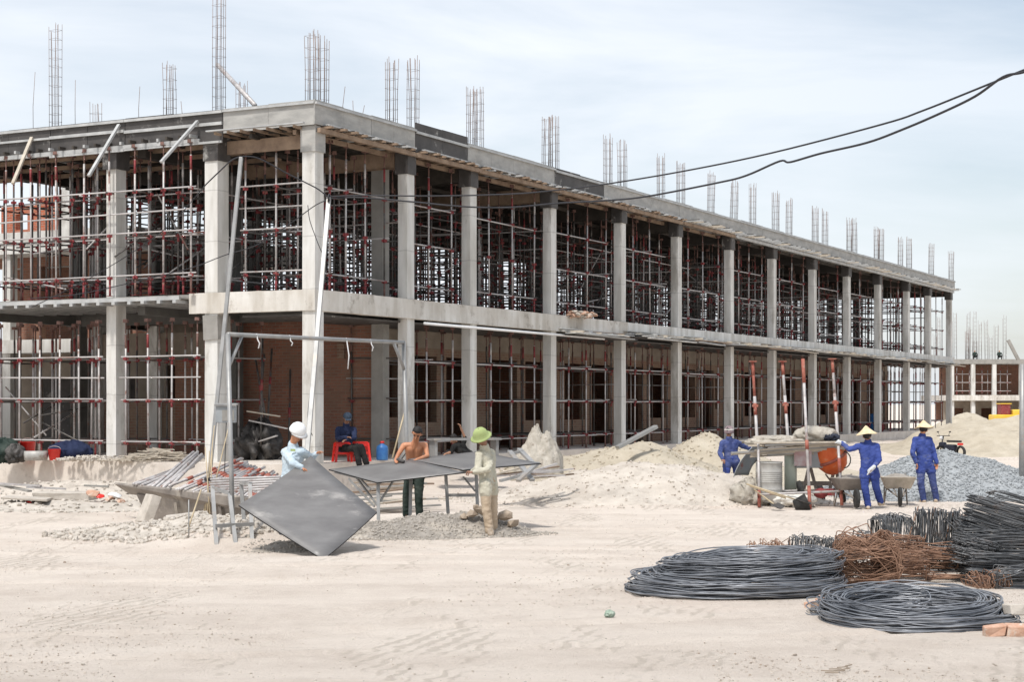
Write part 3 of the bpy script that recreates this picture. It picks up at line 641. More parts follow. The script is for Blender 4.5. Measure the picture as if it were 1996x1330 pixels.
def scaffold(a0, a1, b0, b1, z, key, label, group, na=None, nb=None, lv=LV_U, front=True, faces='b', db=1.2, skip=0.0, pale=.12):
    t = thing('scaffold', label, 'scaffold', W(a0, b0, z), ANG, group)
    wa, wb = a1-a0, b1-b0
    na = na or max(2, round(wa/1.25)+1); nb = nb or max(2, round(wb/db)+1)
    for j in range(nb):
        y = wb*j/(nb-1)
        ni = 2*na-1 if (nb > 7 and j >= nb-4) else na  # extra standards added in the rear rows to darken the storey
        for i in range(ni):
            if rgs.random() < skip: continue
            x = wa*i/(ni-1)
            if na > 2 and 0 < i < ni-1: x += rgs.uniform(-.12,.12)
            old = 0 if ((j == 0 if faces == 'b' else i == 0) or rgs.random() < pale) else 1  # standards behind the front row mostly take the shade-darkened copy
            inst(SM[key, rgs.randrange(3), old], 'standard', t, (x+rgs.uniform(-.02,.02), y+rgs.uniform(-.02,.02), 0), (rgs.uniform(-.006,.006), rgs.uniform(-.006,.006), rgs.choice((0,.4,.8))))
    if pale > .3 or 'corner' in label:      # extra guard rails tied low and half way up
        for zz in (1.95,):
            inst(LM[0], 'ledger', t, (rgs.uniform(0,.1), -.12, zz), (0, rgs.uniform(-.02,.02), math.pi/2), (wb+.3,1,1))
    if nb > 4:       # loose props and slanting tubes crowded in between
        for k in range(int(wa*wb*.35)):
            x, y = rgs.uniform(.2, wa-.2), rgs.uniform(.3, wb-.2)
            inst(SM[key, rgs.randrange(3), 0 if rgs.random() < .2 else 1], 'standard', t, (x, y, 0), (rgs.uniform(-.03,.03), rgs.uniform(-.03,.03), rgs.random()))
        for k in range(5):
            x, y = rgs.uniform(.0, wa*.5), rgs.uniform(.1, wb*.7)
            inst(LM[rgs.random() < .6 and 1 or 0], 'diagonal_tube', t, (x, y, rgs.uniform(.1,1.2)), (0, rgs.uniform(-.9,-.1), rgs.choice((0,1.57))+rgs.uniform(-.3,.3)), (rgs.uniform(1.6,2.6),1,1))
    for zl in lv:
        for j in range(nb):
            y = wb*j/(nb-1); d = rgs.uniform(-.03,.03)
            if rgs.random() < (.06 if j < 2 else .28): continue
            inst(LM[0 if j == 0 or rgs.random() < .15 else 1], 'ledger', t, (-.12, y, zl+d), (0, rgs.uniform(-.006,.006), rgs.uniform(-.004,.004)), (wa+.24,1,1))
        for i in range(na):
            x = wa*i/(na-1)
            if rgs.random() < .12: continue
            inst(LM[0 if i == 0 and faces == 'a' or rgs.random() < .25 else 1], 'ledger', t, (x, -.12, zl+.05+rgs.uniform(-.02,.02)), (0, rgs.uniform(-.006,.006), math.pi/2), (wb+.24,1,1))
    return t
ORD = 'first second third fourth fifth sixth seventh eighth ninth tenth eleventh twelfth thirteenth'.split()
GU = 'tube scaffolds filling the upper storey bays'; GG = 'tube scaffolds along the ground floor wall'; GL = 'tube scaffolds of the left facade'
scaffold(.55, 3.85, .55, 2.3, S1, 'u', 'scaffold in the upper corner bay, left of the corner column', GL, na=5, nb=3, faces='a', pale=.6)
for i in range(1, 13):
    lb = 'scaffold filling the %s upper bay from the near corner, between front columns' % ORD[i]
    scaffold(BAY[i]+.42, BAY[i+1]-.42, .45, DEP-.6, S1, 'u', lb, GU, na=4 if BAY[i+1]-BAY[i] > 4 else 3, nb=10, skip=.06)
scaffold(.85, 3.8, 3.3, DEP-.6, S1, 'u', 'scaffold behind the upper left facade around the second left column', GL, na=4, nb=8, faces='a', pale=.3)
for i in range(1, 13):
    lb = 'scaffold standing before the brick wall in the %s ground floor bay from the near corner' % ORD[i]
    scaffold(BAY[i]+.42, BAY[i+1]-.42, .45, 2.0, FL, 'g', lb, GG, na=4 if BAY[i+1]-BAY[i] > 4 else 3, nb=3, lv=LV_G)
scaffold(.05, 2.6, 3.3, 5.4, FL, 'g', 'ground floor scaffold between the two left facade columns', GL, na=3, nb=4, faces='a', lv=LV_G, pale=.5)
scaffold(.05, 2.6, 6.2, 10.6, FL, 'g', 'ground floor scaffold at the far left in front of the dark doorways', GL, na=3, nb=8, faces='a', lv=LV_G, pale=.5)
scaffold(-.12, .4, 3.3, 10.6, S1, 'u', 'upper left facade scaffold standing on the balcony edge', GL, na=2, nb=10, faces='a', pale=.35)
# ================================================================ LEFT NEIGHBOUR HOUSE
hs_ = thing('brick_house', 'red brick house under construction at the far left, behind the scaffold of the left facade', 'house', W(8.5, 11.6, 0), ANG)
def hw(name, y0, y1, z0, z1, mt, x0=0, th=.2):
    m = MB(); m.bx(x0, x0+th, y0, y1, z0, z1); return m.build(name, M[mt], hs_)
m = MB(); m.bx(-1.2, 8, -.2, 9, 3.64, 4.04); m.build('slab', M['concrete'], hs_)
m = MB(); m.bx(-1.2, 8, -.2, 9, 6.65, 7.3); m.build('slab', M['concrete'], hs_)
wall('wall', (0, 0), (0, 9), .2, 0, 3.64, [(.5,1.9,.7,2.9),(2.6,4.3,.7,2.9),(5.2,7.4,.7,2.9)], M['plaster'], hs_)
wall('wall', (0, 0), (0, 9), .2, 4.04, 6.65, [(.6,2.0,4.04,6.3),(2.7,4.2,4.04,6.35),(5.0,6.6,4.04,6.35)], M['brick'], hs_)
wall('wall', (2.5, 0.2), (2.5, 9), .2, .0, 3.63, [], M['ply_dark'], hs_); wall('wall', (3.5, 0), (3.5, 9), .2, 4.04, 6.65, [], M['brick'], hs_)  # lower rear wall coloured dark so the doorways look deeply shaded
wall('wall', (0.12, 0), (3.4, 0), .2, 0, 3.64, [], M['brick'], hs_); wall('wall', (0.12, 0), (3.4, 0), .2, 4.04, 6.65, [], M['brick'], hs_)
brickred = brick_mat('brick_red', (.42,.12,.06), (.30,.085,.05), (.36,.28,.23), (.36,.14,.09))
wall('parapet', (.2, 2.8), (.2, 4.6), .25, 7.304, 8.5, [], brickred, hs_)
wall('parapet', (.6, 4.7), (.6, 6.4), .25, 7.304, 8.35, [(.6,1.1,7.6,8.1)], brickred, hs_)
m = MB(); m.bx(-.9,-.6,2.3,2.65,7.304,9.0); m.build('column', M['concrete'], hs_)
for y in (.1, 4.5, 8.6):
    m = MB(); m.bx(-1.1,-.8,y,y+.32,0,3.64); m.bx(-1.1,-.8,y,y+.32,4.04,6.65); m.build('column', M['concrete'], hs_)

# ================================================================ DISTANT BUILDING AT THE RIGHT
db = thing('distant_building', 'distant two-storey concrete frame building with scaffolding, far right beyond the sand', 'building', (52.0, 200, 0), 0)
m = MB(); m.bx(0, 22, 0, 14, 6.85, 7.4); m.bx(-1.5, 22, 1.2, 14, 6.95, 7.3); m.build('roof', M['dark_concrete'], db)
m = MB(); m.bx(-.3, 22, -.3, 14, 2.5, 3.15); m.build('floor_slab', M['beam_concrete'], db)
for i, x in enumerate((.3, 2.8, 6.0, 8.5, 11, 14)):
    m = MB(); m.bx(x+2.0, x+2.45, 0.05, .5, -2, 2.5); m.bx(x+2.0, x+2.45, .05, .5, 3.15, 6.85); m.build('column', M['concrete'], db)
m = MB(); m.bx(-.2, .25, .05, .5, -2, 2.5); m.bx(-.2, .25, .05, .5, 3.15, 6.85); m.build('column', M['concrete'], db)
wall('wall', (0, 4), (22, 4), .3, -2, 2.5, [(1,2.4,-1,1.6),(4.5,7,-1,1.6)], M['plaster'], db)
wall('wall', (0, 6), (22, 6), .3, 3.15, 6.85, [], M['brick'], db)
wall('wall', (0, 8), (22, 8), .3, -2, 2.5, [], M['brick'], db)
sct = thing('scaffold', 'pale scaffold in the upper storey of the distant building at the far right', 'scaffold', (52.4, 200.8, 3.15))
for k in range(9):
    inst(SM['u', k % 3, 0], 'standard', sct, (.35+k*.75, .3*(k % 2), 0), None, (2,2,1.04))
for z in (.5, 1.5, 2.5):
    for y in (0, .3): inst(LM[0], 'ledger', sct, (.2, y, z), None, (6.6,2,2))
rg = random.Random(12)
for k in range(16):
    x = rg.uniform(-1, 9); h = rg.uniform(2.5, 6.2); m = MB()
    w = .32
    for (dx, dy) in ((0,0),(w,0),(0,w),(w,w)):
        m.path([(x+dx, 2+k*.3+dy, 7.3), (x+dx+rg.uniform(-.1,.1), 2+k*.3+dy, 7.3+h*rg.uniform(.85,1))], .02, 3)
    for q in range(int(h/.5)): m.bx(x, x+w, 2+k*.3, 2+k*.3+.02, 7.5+q*.5, 7.52+q*.5)
    m.build('rebar_cage', M['rebar'], db)
m = MB(); m.bar(px(1965,663,196), px(1985,702,196), .35, .35); tag(m.build('beam', M['dark_concrete']), 'dark beam leaning at a slant on the roof of the distant building', 'beam')

# wheel loader behind the sand, far right
ld = thing('wheel_loader', 'yellow construction machine mostly hidden behind the sand pile, far right', 'loader', px(1966, 842, 108)*1.0)
ld.location.z = 0
m = MB(); m.box((0,0,1.15), (2.2,1.4,.55)); m.box((.55,0,1.55), (.9,1.2,.4)); o = bevel(m.build('body', M['yellow'], ld), .08)
m = MB(); m.box((-.3,0,1.75), (.6,.9,.7)); o = bevel(m.build('cab', M['red'], ld), .05)
m = MB(); m.box((-.3,0,2.12), (.7,1.0,.06)); m.build('cab_roof', M['yellow'], ld)
m = MB(); m.bar((.6,-.4,1.3), (1.1,-.4,2.6), .12, .25); m.bar((1.1,-.4,2.6), (1.35,-.4,1.8), .1, .2); m.build('boom', M['yellow'], ld)
for x in (-.8, .8):
    m = MB(); m.lathe([(0,-.15),(.35,-.15),(.5,-.1),(.5,.1),(.35,.15),(0,.15)], 20, Matrix.Rotation(R(90),3,'X')); m.build('wheel', M['rubber'], ld, (x,-.8,.5))

M['dirt_light'] = mat('dirt_light', (.30,.27,.235), (.46,.42,.37), 30, .97, bump=.5, bscale=40, spec=.1)
# ================================================================ PILES
def heap(name, label, cat, cx, cy, rx, ry, h, mt, p=1.3, nr=44, na=96, amp=.06, seed=1, rot=0, lobes=(), stones=None, base=None):
    m = MB(); cr, sr = math.cos(rot), math.sin(rot); vs = [];
    def hz(x, y):
        d = math.sqrt((x/rx)**2+(y/ry)**2)
        e = 1+.16*noise.noise(Vector((x*.7+seed, y*.7, seed)))
        d = d/e
        z = h*max(0, 1-d)**p*(1+.45*p*d)
        for (lx, ly, lr, lh) in lobes:
            dd = math.hypot(x-lx, (y-ly))/lr
            if dd < 1: z += lh*(1-dd)**1.4*(1+dd)
        if d < 1.0: z += amp*fbm(x*1.3+seed, y*1.3, seed, 5)*min(1, (1-d)*4)
        return z, d
    for i in range(nr+1):
        t = (i/nr)**.8*1.22
        for k in range(na):
            a = 2*math.pi*k/na; x = rx*t*math.cos(a); y = ry*t*math.sin(a); z, d = hz(x, y)
            X, Y = cx+x*cr-y*sr, cy+x*sr+y*cr
            vs.append((X, Y, gz(X, Y)+max(z, -.2)-(.03 if d > .97 else 0)-(.25*(d-.97) if d > .97 else 0)))
    fs = [(i*na+k, (i+1)*na+k, (i+1)*na+(k+1) % na, i*na+(k+1) % na) for i in range(nr) for k in range(na)]
    m.add(vs, fs, 0, True)
    mats = [M[mt]]
    if stones:
        n, r0, r1, smat, sq, spread = stones; mats.append(M[smat]); rg = random.Random(seed)
        for _ in range(n):
            a = rg.uniform(0, 6.283); t = math.sqrt(rg.random())*spread; x = rx*t*math.cos(a); y = ry*t*math.sin(a); z, d = hz(x, y)
            X, Y = cx+x*cr-y*sr, cy+x*sr+y*cr; r = rg.uniform(r0, r1)
            m.stone((X, Y, gz(X, Y)+max(0, z)+r*.2), r, (1,1,sq), 1, rg)
    o = m.build(name, mats); return tag(o, label, cat)
def pos(x, Y): return (x-998)/F*Y
heap('sand_pile', 'large beige sand pile at the long facade, left of the worker with the beanie', 'sand pile', pos(1245,44.6), 44.6, 3.4, 2.9, 1.12, 'sand', seed=3, amp=.13, stones=(900,.015,.05,'sand',.8,1.1))
heap('sand_pile', 'beige sand pile right behind the blue worker with the beanie', 'sand pile', pos(1385,46.5), 46.5, 2.6, 2.6, 1.28, 'sand', seed=8, lobes=((-.4,-.4,1,.1),), amp=.13, stones=(700,.015,.05,'sand',.8,1.1))
heap('sand_pile', 'low pale sand mound before the mixer frame', 'sand pile', pos(1265,37.2), 37.6, 4.4, 3.3, .60, 'sand_pale', seed=5, amp=.10, stones=(1600,.01,.035,'sand_pale',.9,1.1))
heap('sand_pile', 'broad beige sand pile at the far right, in front of the distant building', 'sand pile', pos(1985,72), 72, 6.2, 5, 1.6, 'sand', seed=11, amp=.12, lobes=((-3.2,1,2.5,.35),))
heap('sand_pile', 'small pale sand heap beyond the right end of the long building', 'sand pile', pos(1885,100), 100, 4.0, 3.2, 1.6, 'sand', seed=13, amp=.1)
heap('sand_pile', 'low heap of sand behind the concrete mixer', 'sand pile', pos(1600,42), 42.5, 3.4, 2.4, .55, 'sand', seed=16, amp=.07)
heap('gravel_pile', 'grey gravel pile behind the two workers in straw hats', 'gravel pile', pos(1850,38.5), 39.0, 3.2, 2.7, 1.0, 'gravel', seed=17, amp=.06, stones=(9000,.012,.042,'gravel',.8,1.10))
heap('gravel_pile', 'long low heap of grey crushed rubble under the trestle table', 'rubble heap', pos(850,26.9), 26.85, 1.85, .80, .36, 'dirt_grey', seed=19, amp=.08, stones=(2600,.008,.026,'dirt_light',1,1.12), lobes=((1.0,.15,.7,.15),), rot=.36)
heap('rubble_heap', 'pale rubble heap with broken concrete, left of the leaning dark sheet', 'rubble heap', pos(420,26.4), 26.7, 2.3, 1.5, .17, 'rubble', seed=23, amp=.12, stones=(1500,.012,.06,'rubble',.8,1.2))
heap('rubble_heap', 'small grey heap under the lower left edge of the leaning dark sheet', 'rubble heap', pos(555,23.9), 24.2, .55, .5, .10, 'dirt_grey', seed=29, amp=.05, stones=(260,.008,.025,'dirt_light',.9,1.2))
heap('sand_pile', 'low bank of pale dirt piled against the plinth at the left', 'dirt bank', pos(120,36.6), 37.3, 4.6, 1.5, .42, 'sand_pale', seed=37, amp=.10, rot=-.15, stones=(700,.012,.05,'rubble',.8,1.05))
heap('rubble_heap', 'low pale rubble at the foot of the plinth, far left', 'rubble heap', pos(120,33.5), 33.8, 2.9, 1.3, .16, 'rubble', seed=31, amp=.09, stones=(500,.02,.06,'rubble',.6,1.1))
# brown clods beside the man in the green helmet
rg = random.Random(41)
CL = [(985,1005,.13),(1000,1020,.11),(973,1030,.12),(1010,1040,.09),(940,998,.12),(920,1002,.10),(955,1000,.13),(990,1048,.08),(930,992,.09),(1020,1052,.06),(965,1052,.07),(905,1008,.08)]
for i, (x, y, r) in enumerate(CL):
    Y = 26.9 if x > 960 else 26.8
    m = MB(); m.stone((0,0,0), r*.85, (1.2,1,.7), 0, rg, .35)
    z = CAMZ-(y-HOR)/F*Y
    tag(m.build('earth_clod', M['clod'], None, (pos(x,Y), Y-.0, z)), 'brown earth clod on the grey rubble heap beside the man in the green helmet', 'clod', 'earth clods on the rubble heap')
# concrete chunks on the left rubble
def chunk(label, x, y, Y, d, rz, ry=0, mt='rubble', nm='concrete_chunk', grp=None, rx=0):
    m = MB(); Mr = Matrix.Rotation(rz,3,'Z')@Matrix.Rotation(ry,3,'Y')@Matrix.Rotation(rx,3,'X')
    m.box((0,0,0), d, Mr, 0, .02*min(1, d[2]*6)); p = px(x, y, Y)
    return bevel(tag(m.build(nm, M[mt], None, p), label, nm.replace('_',' '), grp), .012)
chunk('upright slab of broken concrete standing in the pale rubble', 289, 993, 29.2, (.16,.42,.50), .5, .35)
chunk('long concrete fence post lying across the pale rubble, pointing at the camera', 338, 1038, 26.2, (.16,.95,.13), .95, 0, rx=.10)
chunk('broken concrete beam lying behind the long fallen post', 362, 1012, 27.3, (.62,.2,.16), .25, -.12)
chunk('flat concrete block with a dark gap below, at the far left', 128, 966, 34.2, (1.15,.6,.16), -.05)
chunk('thin concrete slab beside the flat block, far left', 52, 972, 33.6, (.9,.6,.05), .1, .06)
chunk('small pale block at the foot of the small steel trestle', 520, 1062, 24.8, (.34,.22,.09), .3)
chunk('rounded pale stone below the small steel trestle', 492, 1052, 25.0, (.26,.2,.14), .7)
for i, (x, y, w, rz) in enumerate(((188,948,.5,.1),(30,945,1.1,-.1),(90,952,.8,.15))):
    m = MB(); m.box((0,0,0), (w,.12,.035), Matrix.Rotation(rz,3,'Z')@Matrix.Rotation(.05,3,'Y'))
    tag(m.build('plank', M['galv' if i else 'dark_concrete'], None, px(x, y, 35.2)), ('short dark plank on pale rubble, left of the pipe tray','pale grey board at the far left edge by the plinth','grey board sloping to the ground by the plinth, far left')[i], 'plank')
m = MB(); m.bar(px(0,946,35.5), px(58,958,35.0), .12, .04); tag(m.build('plank', M['dark_concrete']), 'dark brown plank lying at the far left edge', 'plank')
for i, (x, y, mt) in enumerate(((195,967,'redplastic'),(215,975,'brickbit'),(236,978,'brickbit'),(57,981,'redplastic'),(222,966,'white'),(180,962,'brickbit'))):
    m = MB(); m.stone((0,0,0), .11 if mt != 'redplastic' else .07, (1.4,1,.6), 0, rg)
    tag(m.build('scrap', M[mt], None, px(x, y, 33.5)), {'redplastic':'scrap of red plastic on the pale rubble at the far left','brickbit':'broken brick on the pale rubble left of the pipe tray','white':'pale scrap on the rubble left of the pipe tray'}[mt], 'scrap', {'redplastic':'red plastic scraps','brickbit':'broken bricks at the left'}.get(mt))

# ================================================================ TRAY OF PIPES
tr = thing('steel_tray', 'long brown steel form tray holding scaffold pipes, left of the leaning dark sheet', 'tray', (0,0,0))
A0, A1 = px(222,944,31.2), px(500,974,28.2)
dirt = (A1-A0).normalized(); nrm = Vector((-dirt.y, dirt.x, 0)).normalized()
m = MB(); up = Vector((0,0,1))
q0, q1 = A0.copy(), A1.copy()
def quadslab(m, a, b, c, d, th):
    n = (b-a).cross(d-a).normalized()*th
    vs = [a,b,c,d,a+n,b+n,c+n,d+n]; m.add(vs, ((0,3,2,1),(4,5,6,7),(0,1,5,4),(1,2,6,5),(2,3,7,6),(3,0,4,7)))
def Z(v, z): return Vector((v.x, v.y, z))
h0 = A0.z; h1 = A1.z
quadslab(m, A0, A1, A1+Vector((0,.03,-.2)), A0+Vector((.28,.03,-.19)), .04); recalc(m.build('rim', M['formsteel'], tr))
m = MB(); a = A0+dirt*.55+nrm*.12; b = A1+nrm*.12
quadslab(m, Z(a, h0-.17), Z(b, h1-.19), Z(b+nrm*.1, -.05), Z(a+dirt*.22+nrm*.1, .0), .03); recalc(m.build('side', M['formsteel'], tr))
m = MB(); quadslab(m, Z(a+nrm*.15, h0-.3), Z(b+nrm*.15, h1-.35), Z(b+nrm*1.3, h1-.35), Z(a+nrm*1.3, h0-.3), .04); recalc(m.build('bottom', M['formsteel'], tr))
for t_ in (.35, .7):
    m = MB(); p = a.lerp(b, t_)-nrm*.05; m.bar(Z(p, .35), Z(p+nrm*.05, .0), .05, .05); m.build('stiffener', M['formsteel'], tr)
rg = random.Random(51); nP = 0
def pipe_obj(p, q, r=.025, red=False, label='', grp=None, sock=True):
    m = MB(); m.tube(p, q, r, 8, 1 if False else 0)
    d = (q-p).normalized()
    if red:
        for tt in (.22, .55, .85):
            c = p.lerp(q, tt+rg.uniform(-.05,.05)); m.tube(c-d*.09, c+d*.09, r+.010, 8, 1)
    return tag(m.build('pipe', [M['galv'] , M['red_bright']]), label, 'pipe', grp)
for k in range(13):
    t_ = k/12; x0 = 262+t_*62+rg.uniform(-4,4); y0 = 944+t_*10+rg.uniform(-3,3); x1 = 352+t_*44+rg.uniform(-4,4); y1 = 918-26*(t_ > .5)-rg.uniform(0,16)+8*(1-t_)
    p = px(x0, y0, 30.7-.5*t_); q = px(x1, min(y1, 912), 33.2-.3*t_)
    pipe_obj(p, q, .030, False, 'grey galvanised pipe in the left bundle of the steel tray', 'grey pipes in the steel tray')
for k in range(26):
    t_ = k/25; x0 = 330+t_*165+rg.uniform(-6,6); y0 = 951+t_*24+rg.uniform(-4,4); x1 = 468+t_*85+rg.uniform(-5,5); y1 = 893+t_*45+rg.uniform(-10,8)
    p = px(x0, y0, 29.9-1.4*t_); q = px(x1, y1, 32.2-1.6*t_)
    pipe_obj(p, q, .026, True, 'scaffold pipe with red couplers, in the right bundle of the steel tray', 'red-jointed pipes in the steel tray')
for k in range(6):
    p = px(410+rg.uniform(-5,5), 935+k*5, 28.6-.1*k); q = px(548, 930+k*4.5, 27.8-.1*k)
    pipe_obj(p, q, .02, False, 'thin grey pipe laid level across the pipe bundles, towards the dark sheet', 'thin grey pipes laid level')

# ================================================================ SMALL TRESTLE, POSTS, POWER BOX
ts = thing('trestle', 'small pale steel trestle standing on rubble left of the leaning sheet', 'trestle', (0,0,0))
for (x0,y0,Y0,x1,y1,Y1) in ((414,950,25.3,423,1073,24.3),(447,960,25.2,461,1070,24.4),(470,944,26.0,478,1040,25.9),(487,946,25.4,492,1067,24.6)):
    m = MB(); m.bar(px(x0,y0,Y0), px(x1,y1,Y1)-Vector((0,0,.05)), .055, .055); m.build('leg', M['post'], ts)
for (x0,y0,Y0,x1,y1,Y1) in ((420,1026,24.6,495,1022,24.9),(414,952,25.27,447,962,25.17),(470,942,26.0,489,944,25.4)):
    m = MB(); m.bar(px(x0,y0,Y0), px(x1,y1,Y1), .05, .05); m.build('rail', M['post'], ts)
# tall leaning posts
m = MB(); m.bar(px(470,307,33.5), px(401,1003,32.4), .10, .07); o = bevel(m.build('post', M['post']), .008); tag(o, 'tall pale channel post leaning right, its foot by the bundle of sticks', 'post')
m = MB(); m.bar(px(641,385,34.2), px(590,985,31.5), .09, .06); o = bevel(m.build('post', M['post']), .008); tag(o, 'tall pale channel post leaning over the corner column, behind the man in the white helmet', 'post')
pb_ = thing('power_box', 'grey power box hung between the posts in front of the left column', 'power box', (0,0,0))
c = px(441,808,31.0); m = MB(); m.box(c, (.36,.16,.31)); bevel(m.build('housing', M['greybox'], pb_), .01)
m = MB(); m.box(c+Vector((0,-.01,.175)), (.40,.22,.03), Matrix.Rotation(R(6),3,'X')); m.build('lid', M['post'], pb_)
m = MB(); m.box(c+Vector((.05,-.086,-.02)), (.22,.012,.2)); m.build('door', M['dark_concrete'], pb_)
m = MB(); m.tube(c+Vector((.0,0,-.15)), px(437,945,31.0), .008, 5); m.build('cable', M['cable'], pb_)
# portal frame
pf = thing('portal_frame', 'pale pipe portal frame with two posts, a long top bar and corner braces', 'frame', (0,0,0))
PL0, PL1 = px(455,1068,25.0), px(444,652,25.6); PR0, PR1 = px(797,1010,30.6), px(787,668,31.0)
m = MB(); m.tube(PL0-Vector((0,0,.1)), PL1, .036, 10); m.build('post', M['post'], pf)
m = MB(); m.tube(PR0-Vector((0,0,.1)), PR1, .04, 10); m.build('post', M['post'], pf)
m = MB(); m.tube(PL1, PR1, .035, 10); m.build('top_bar', M['post'], pf)
m = MB(); m.tube(PL1.lerp(PR1,.07), PL1.lerp(PL0,.16), .024, 8); m.build('brace', M['post'], pf)
m = MB(); m.tube(PL1.lerp(PR1,.93), PR1.lerp(PR0,.16), .03, 8); m.build('brace', M['post'], pf)
for t_, ln in ((.14,.12),(.31,.06),(.63,.42),(.78,.10)):
    p = PL1.lerp(PR1, t_); m = MB(); m.path([p+Vector((0,-.04,.03)), p+Vector((.02,-.05,-.06)), p+Vector((.05,-.03,-.06-ln*.5)), p+Vector((.03,-.03,-.08-ln))], .010, 5)
    m.build('rag_tie', M['white'], pf)
# bundle of sticks tied together
sb = thing('stick_bundle', 'bundle of thin bamboo sticks tied upright in front of the pipe tray', 'sticks', (0,0,0))
for (x0,y0,x1,y1,Yd) in ((399,1008,418,830,29.5),(404,1012,408,880,29.4),(410,1010,400,872,29.3),(404,1000,446,832,29.5),(395,1010,412,900,29.6),(408,1015,414,870,29.4)):
    m = MB(); m.tube(px(x0,y0,Yd-.3)-Vector((0,0,.05)), px(x1,y1,Yd+.2), .014, 6, r2=.009); m.build('stick', M['bamboo'], sb)
m = MB(); m.lathe([(.075,-.03),(.085,0),(.075,.03)], 12); m.build('tie', M['cable'], sb, px(407,935,29.4))
m = MB(); m.tube(px(355,1067,25.4), px(392,955,25.9), .014, 6); tag(m.build('stick', M['bamboo']), 'thin stick standing at a slant in the rubble, left of the trestle', 'stick')
m = MB(); m.tube(px(368,1067,25.0), px(368,975,25.0), .010, 6); tag(m.build('stick', M['post']), 'short upright rod in the rubble, left of the trestle', 'stick')

# ================================================================ DARK SHEET AND TABLE
def sheet(name, A, B, C, D, th, bend=0.0):
    m = MB(); n = 8; nr = (B-A).cross(D-A).normalized(); vs = []
    for s_ in (0, 1):
        for j in range(n+1):
            for i in range(n+1):
                u, v = i/n, j/n; p = A.lerp(B,u).lerp(D.lerp(C,u), v)+nr*(bend*(4*u*(1-u)+2*v*(1-v))+(-th if s_ else 0)); vs.append(p)
    K = (n+1)**2; fs = []
    for j in range(n):
        for i in range(n):
            a = j*(n+1)+i; fs.append((a, a+1, a+n+2, a+n+1)); fs.append((K+a, K+a+n+1, K+a+n+2, K+a+1))
    m.add(vs, fs, 0, True); fs = []
    rim = [i for i in range(n+1)]+[(j)*(n+1)+n for j in range(1, n+1)]+[n*(n+1)+i for i in range(n-1, -1, -1)]+[j*(n+1) for j in range(n-1, 0, -1)]
    for k in range(len(rim)):
        a, b = rim[k], rim[(k+1) % len(rim)]; fs.append((a, K+a, K+b, b))
    m.f += fs; m.m += [1]*len(fs); m.sm += [False]*len(fs)
    return m
SB, SL, SR_ = Vector(px(630,1091,22.9)), px(465,985,23.8), px(735,999,24.3); ST = px(606,889,25.0)
o = recalc(sheet('sheet', SB, SR_, ST, SL, .02, -.025).build('plywood_sheet', [M['sheet'], M['sheet_edge']])); tag(o, 'large dark plywood sheet standing on one corner, held by the man in the white helmet', 'plywood sheet')
TB, TR_, TL = Vector((-2.19,27.5,.825)), Vector((-.77,27.4,.995)), Vector((-3.13,28.9,.985)); TT = TB+(TR_-TB)+(TL-TB)
o = recalc(sheet('sheet', TB, TR_, TT, TL, .02, .0).build('plywood_sheet', [M['sheet'], M['sheet_edge']])); tag(o, 'front dark plywood sheet lying on the trestles, nearest the camera', 'plywood sheet')
U0, U1, U2, U3 = Vector((-.80,27.52,1.03)), Vector((.494,28.6,1.10)), Vector((-.62,30.3,1.25)), Vector((-1.78,29.0,1.16))
o = recalc(sheet('sheet', U0, U1, U2, U3, .02, .0).build('plywood_sheet', [M['sheet'], M['sheet_edge']])); tag(o, 'rear dark plywood sheet on the trestles, reaching right behind the man in the green helmet', 'plywood sheet')
tb = thing('sawhorse', 'steel sawhorse with cross braces under the front plywood sheet', 'sawhorse', (0,0,0))
L1 = [(737,943,27.7,738,1032),(801,925,28.3,799,1000)]
for (x,y,Y,x2,y2) in L1:
    m = MB(); p = px(x,y,Y); q = px(x2,y2,Y-.15); q.z = min(q.z, .1)-.05; m.bar(p, q, .055, .055); m.build('leg', M['post'], tb)
for (x0,y0,Y0,x1,y1,Y1) in ((680,934,28.3,730,988,27.75),(735,985,27.7,690,925,28.6),(768,936,27.9,741,978,27.7),(722,955,27.8,700,932,28.4)):
    m = MB(); m.bar(px(x0,y0,Y0), px(x1,y1,Y1), .028, .028); m.build('brace', M['post'], tb)
m = MB(); m.bar(Vector((-2.15,27.62,.82)), Vector((-3.0,28.8,.95)), .05,.05); m.build('top_rail', M['post'], tb)
tb = thing('sawhorse', 'steel sawhorse with one crossbar, left of the man in the green helmet', 'sawhorse', (0,0,0))
for (x,y,Y,x2,y2) in ((869,926,28.3,875,1004),(928,922,28.1,932,995)):
    m = MB(); p = px(x,y,Y); q = px(x2,y2,Y-.1); q.z -= .2; m.bar(p, q, .055, .055); m.build('leg', M['post'], tb)
m = MB(); m.bar(px(874,966,28.2), px(929,966,28.0), .05, .05); m.build('crossbar', M['post'], tb)
m = MB(); m.bar(px(903,930,28.15), px(926,958,28.0), .022, .022); m.build('brace', M['post'], tb)
m = MB(); m.bar(Vector((-1.1,28.3,.94)), Vector((-.55,28.05,.99)), .05,.05); m.build('top_rail', M['post'], tb)

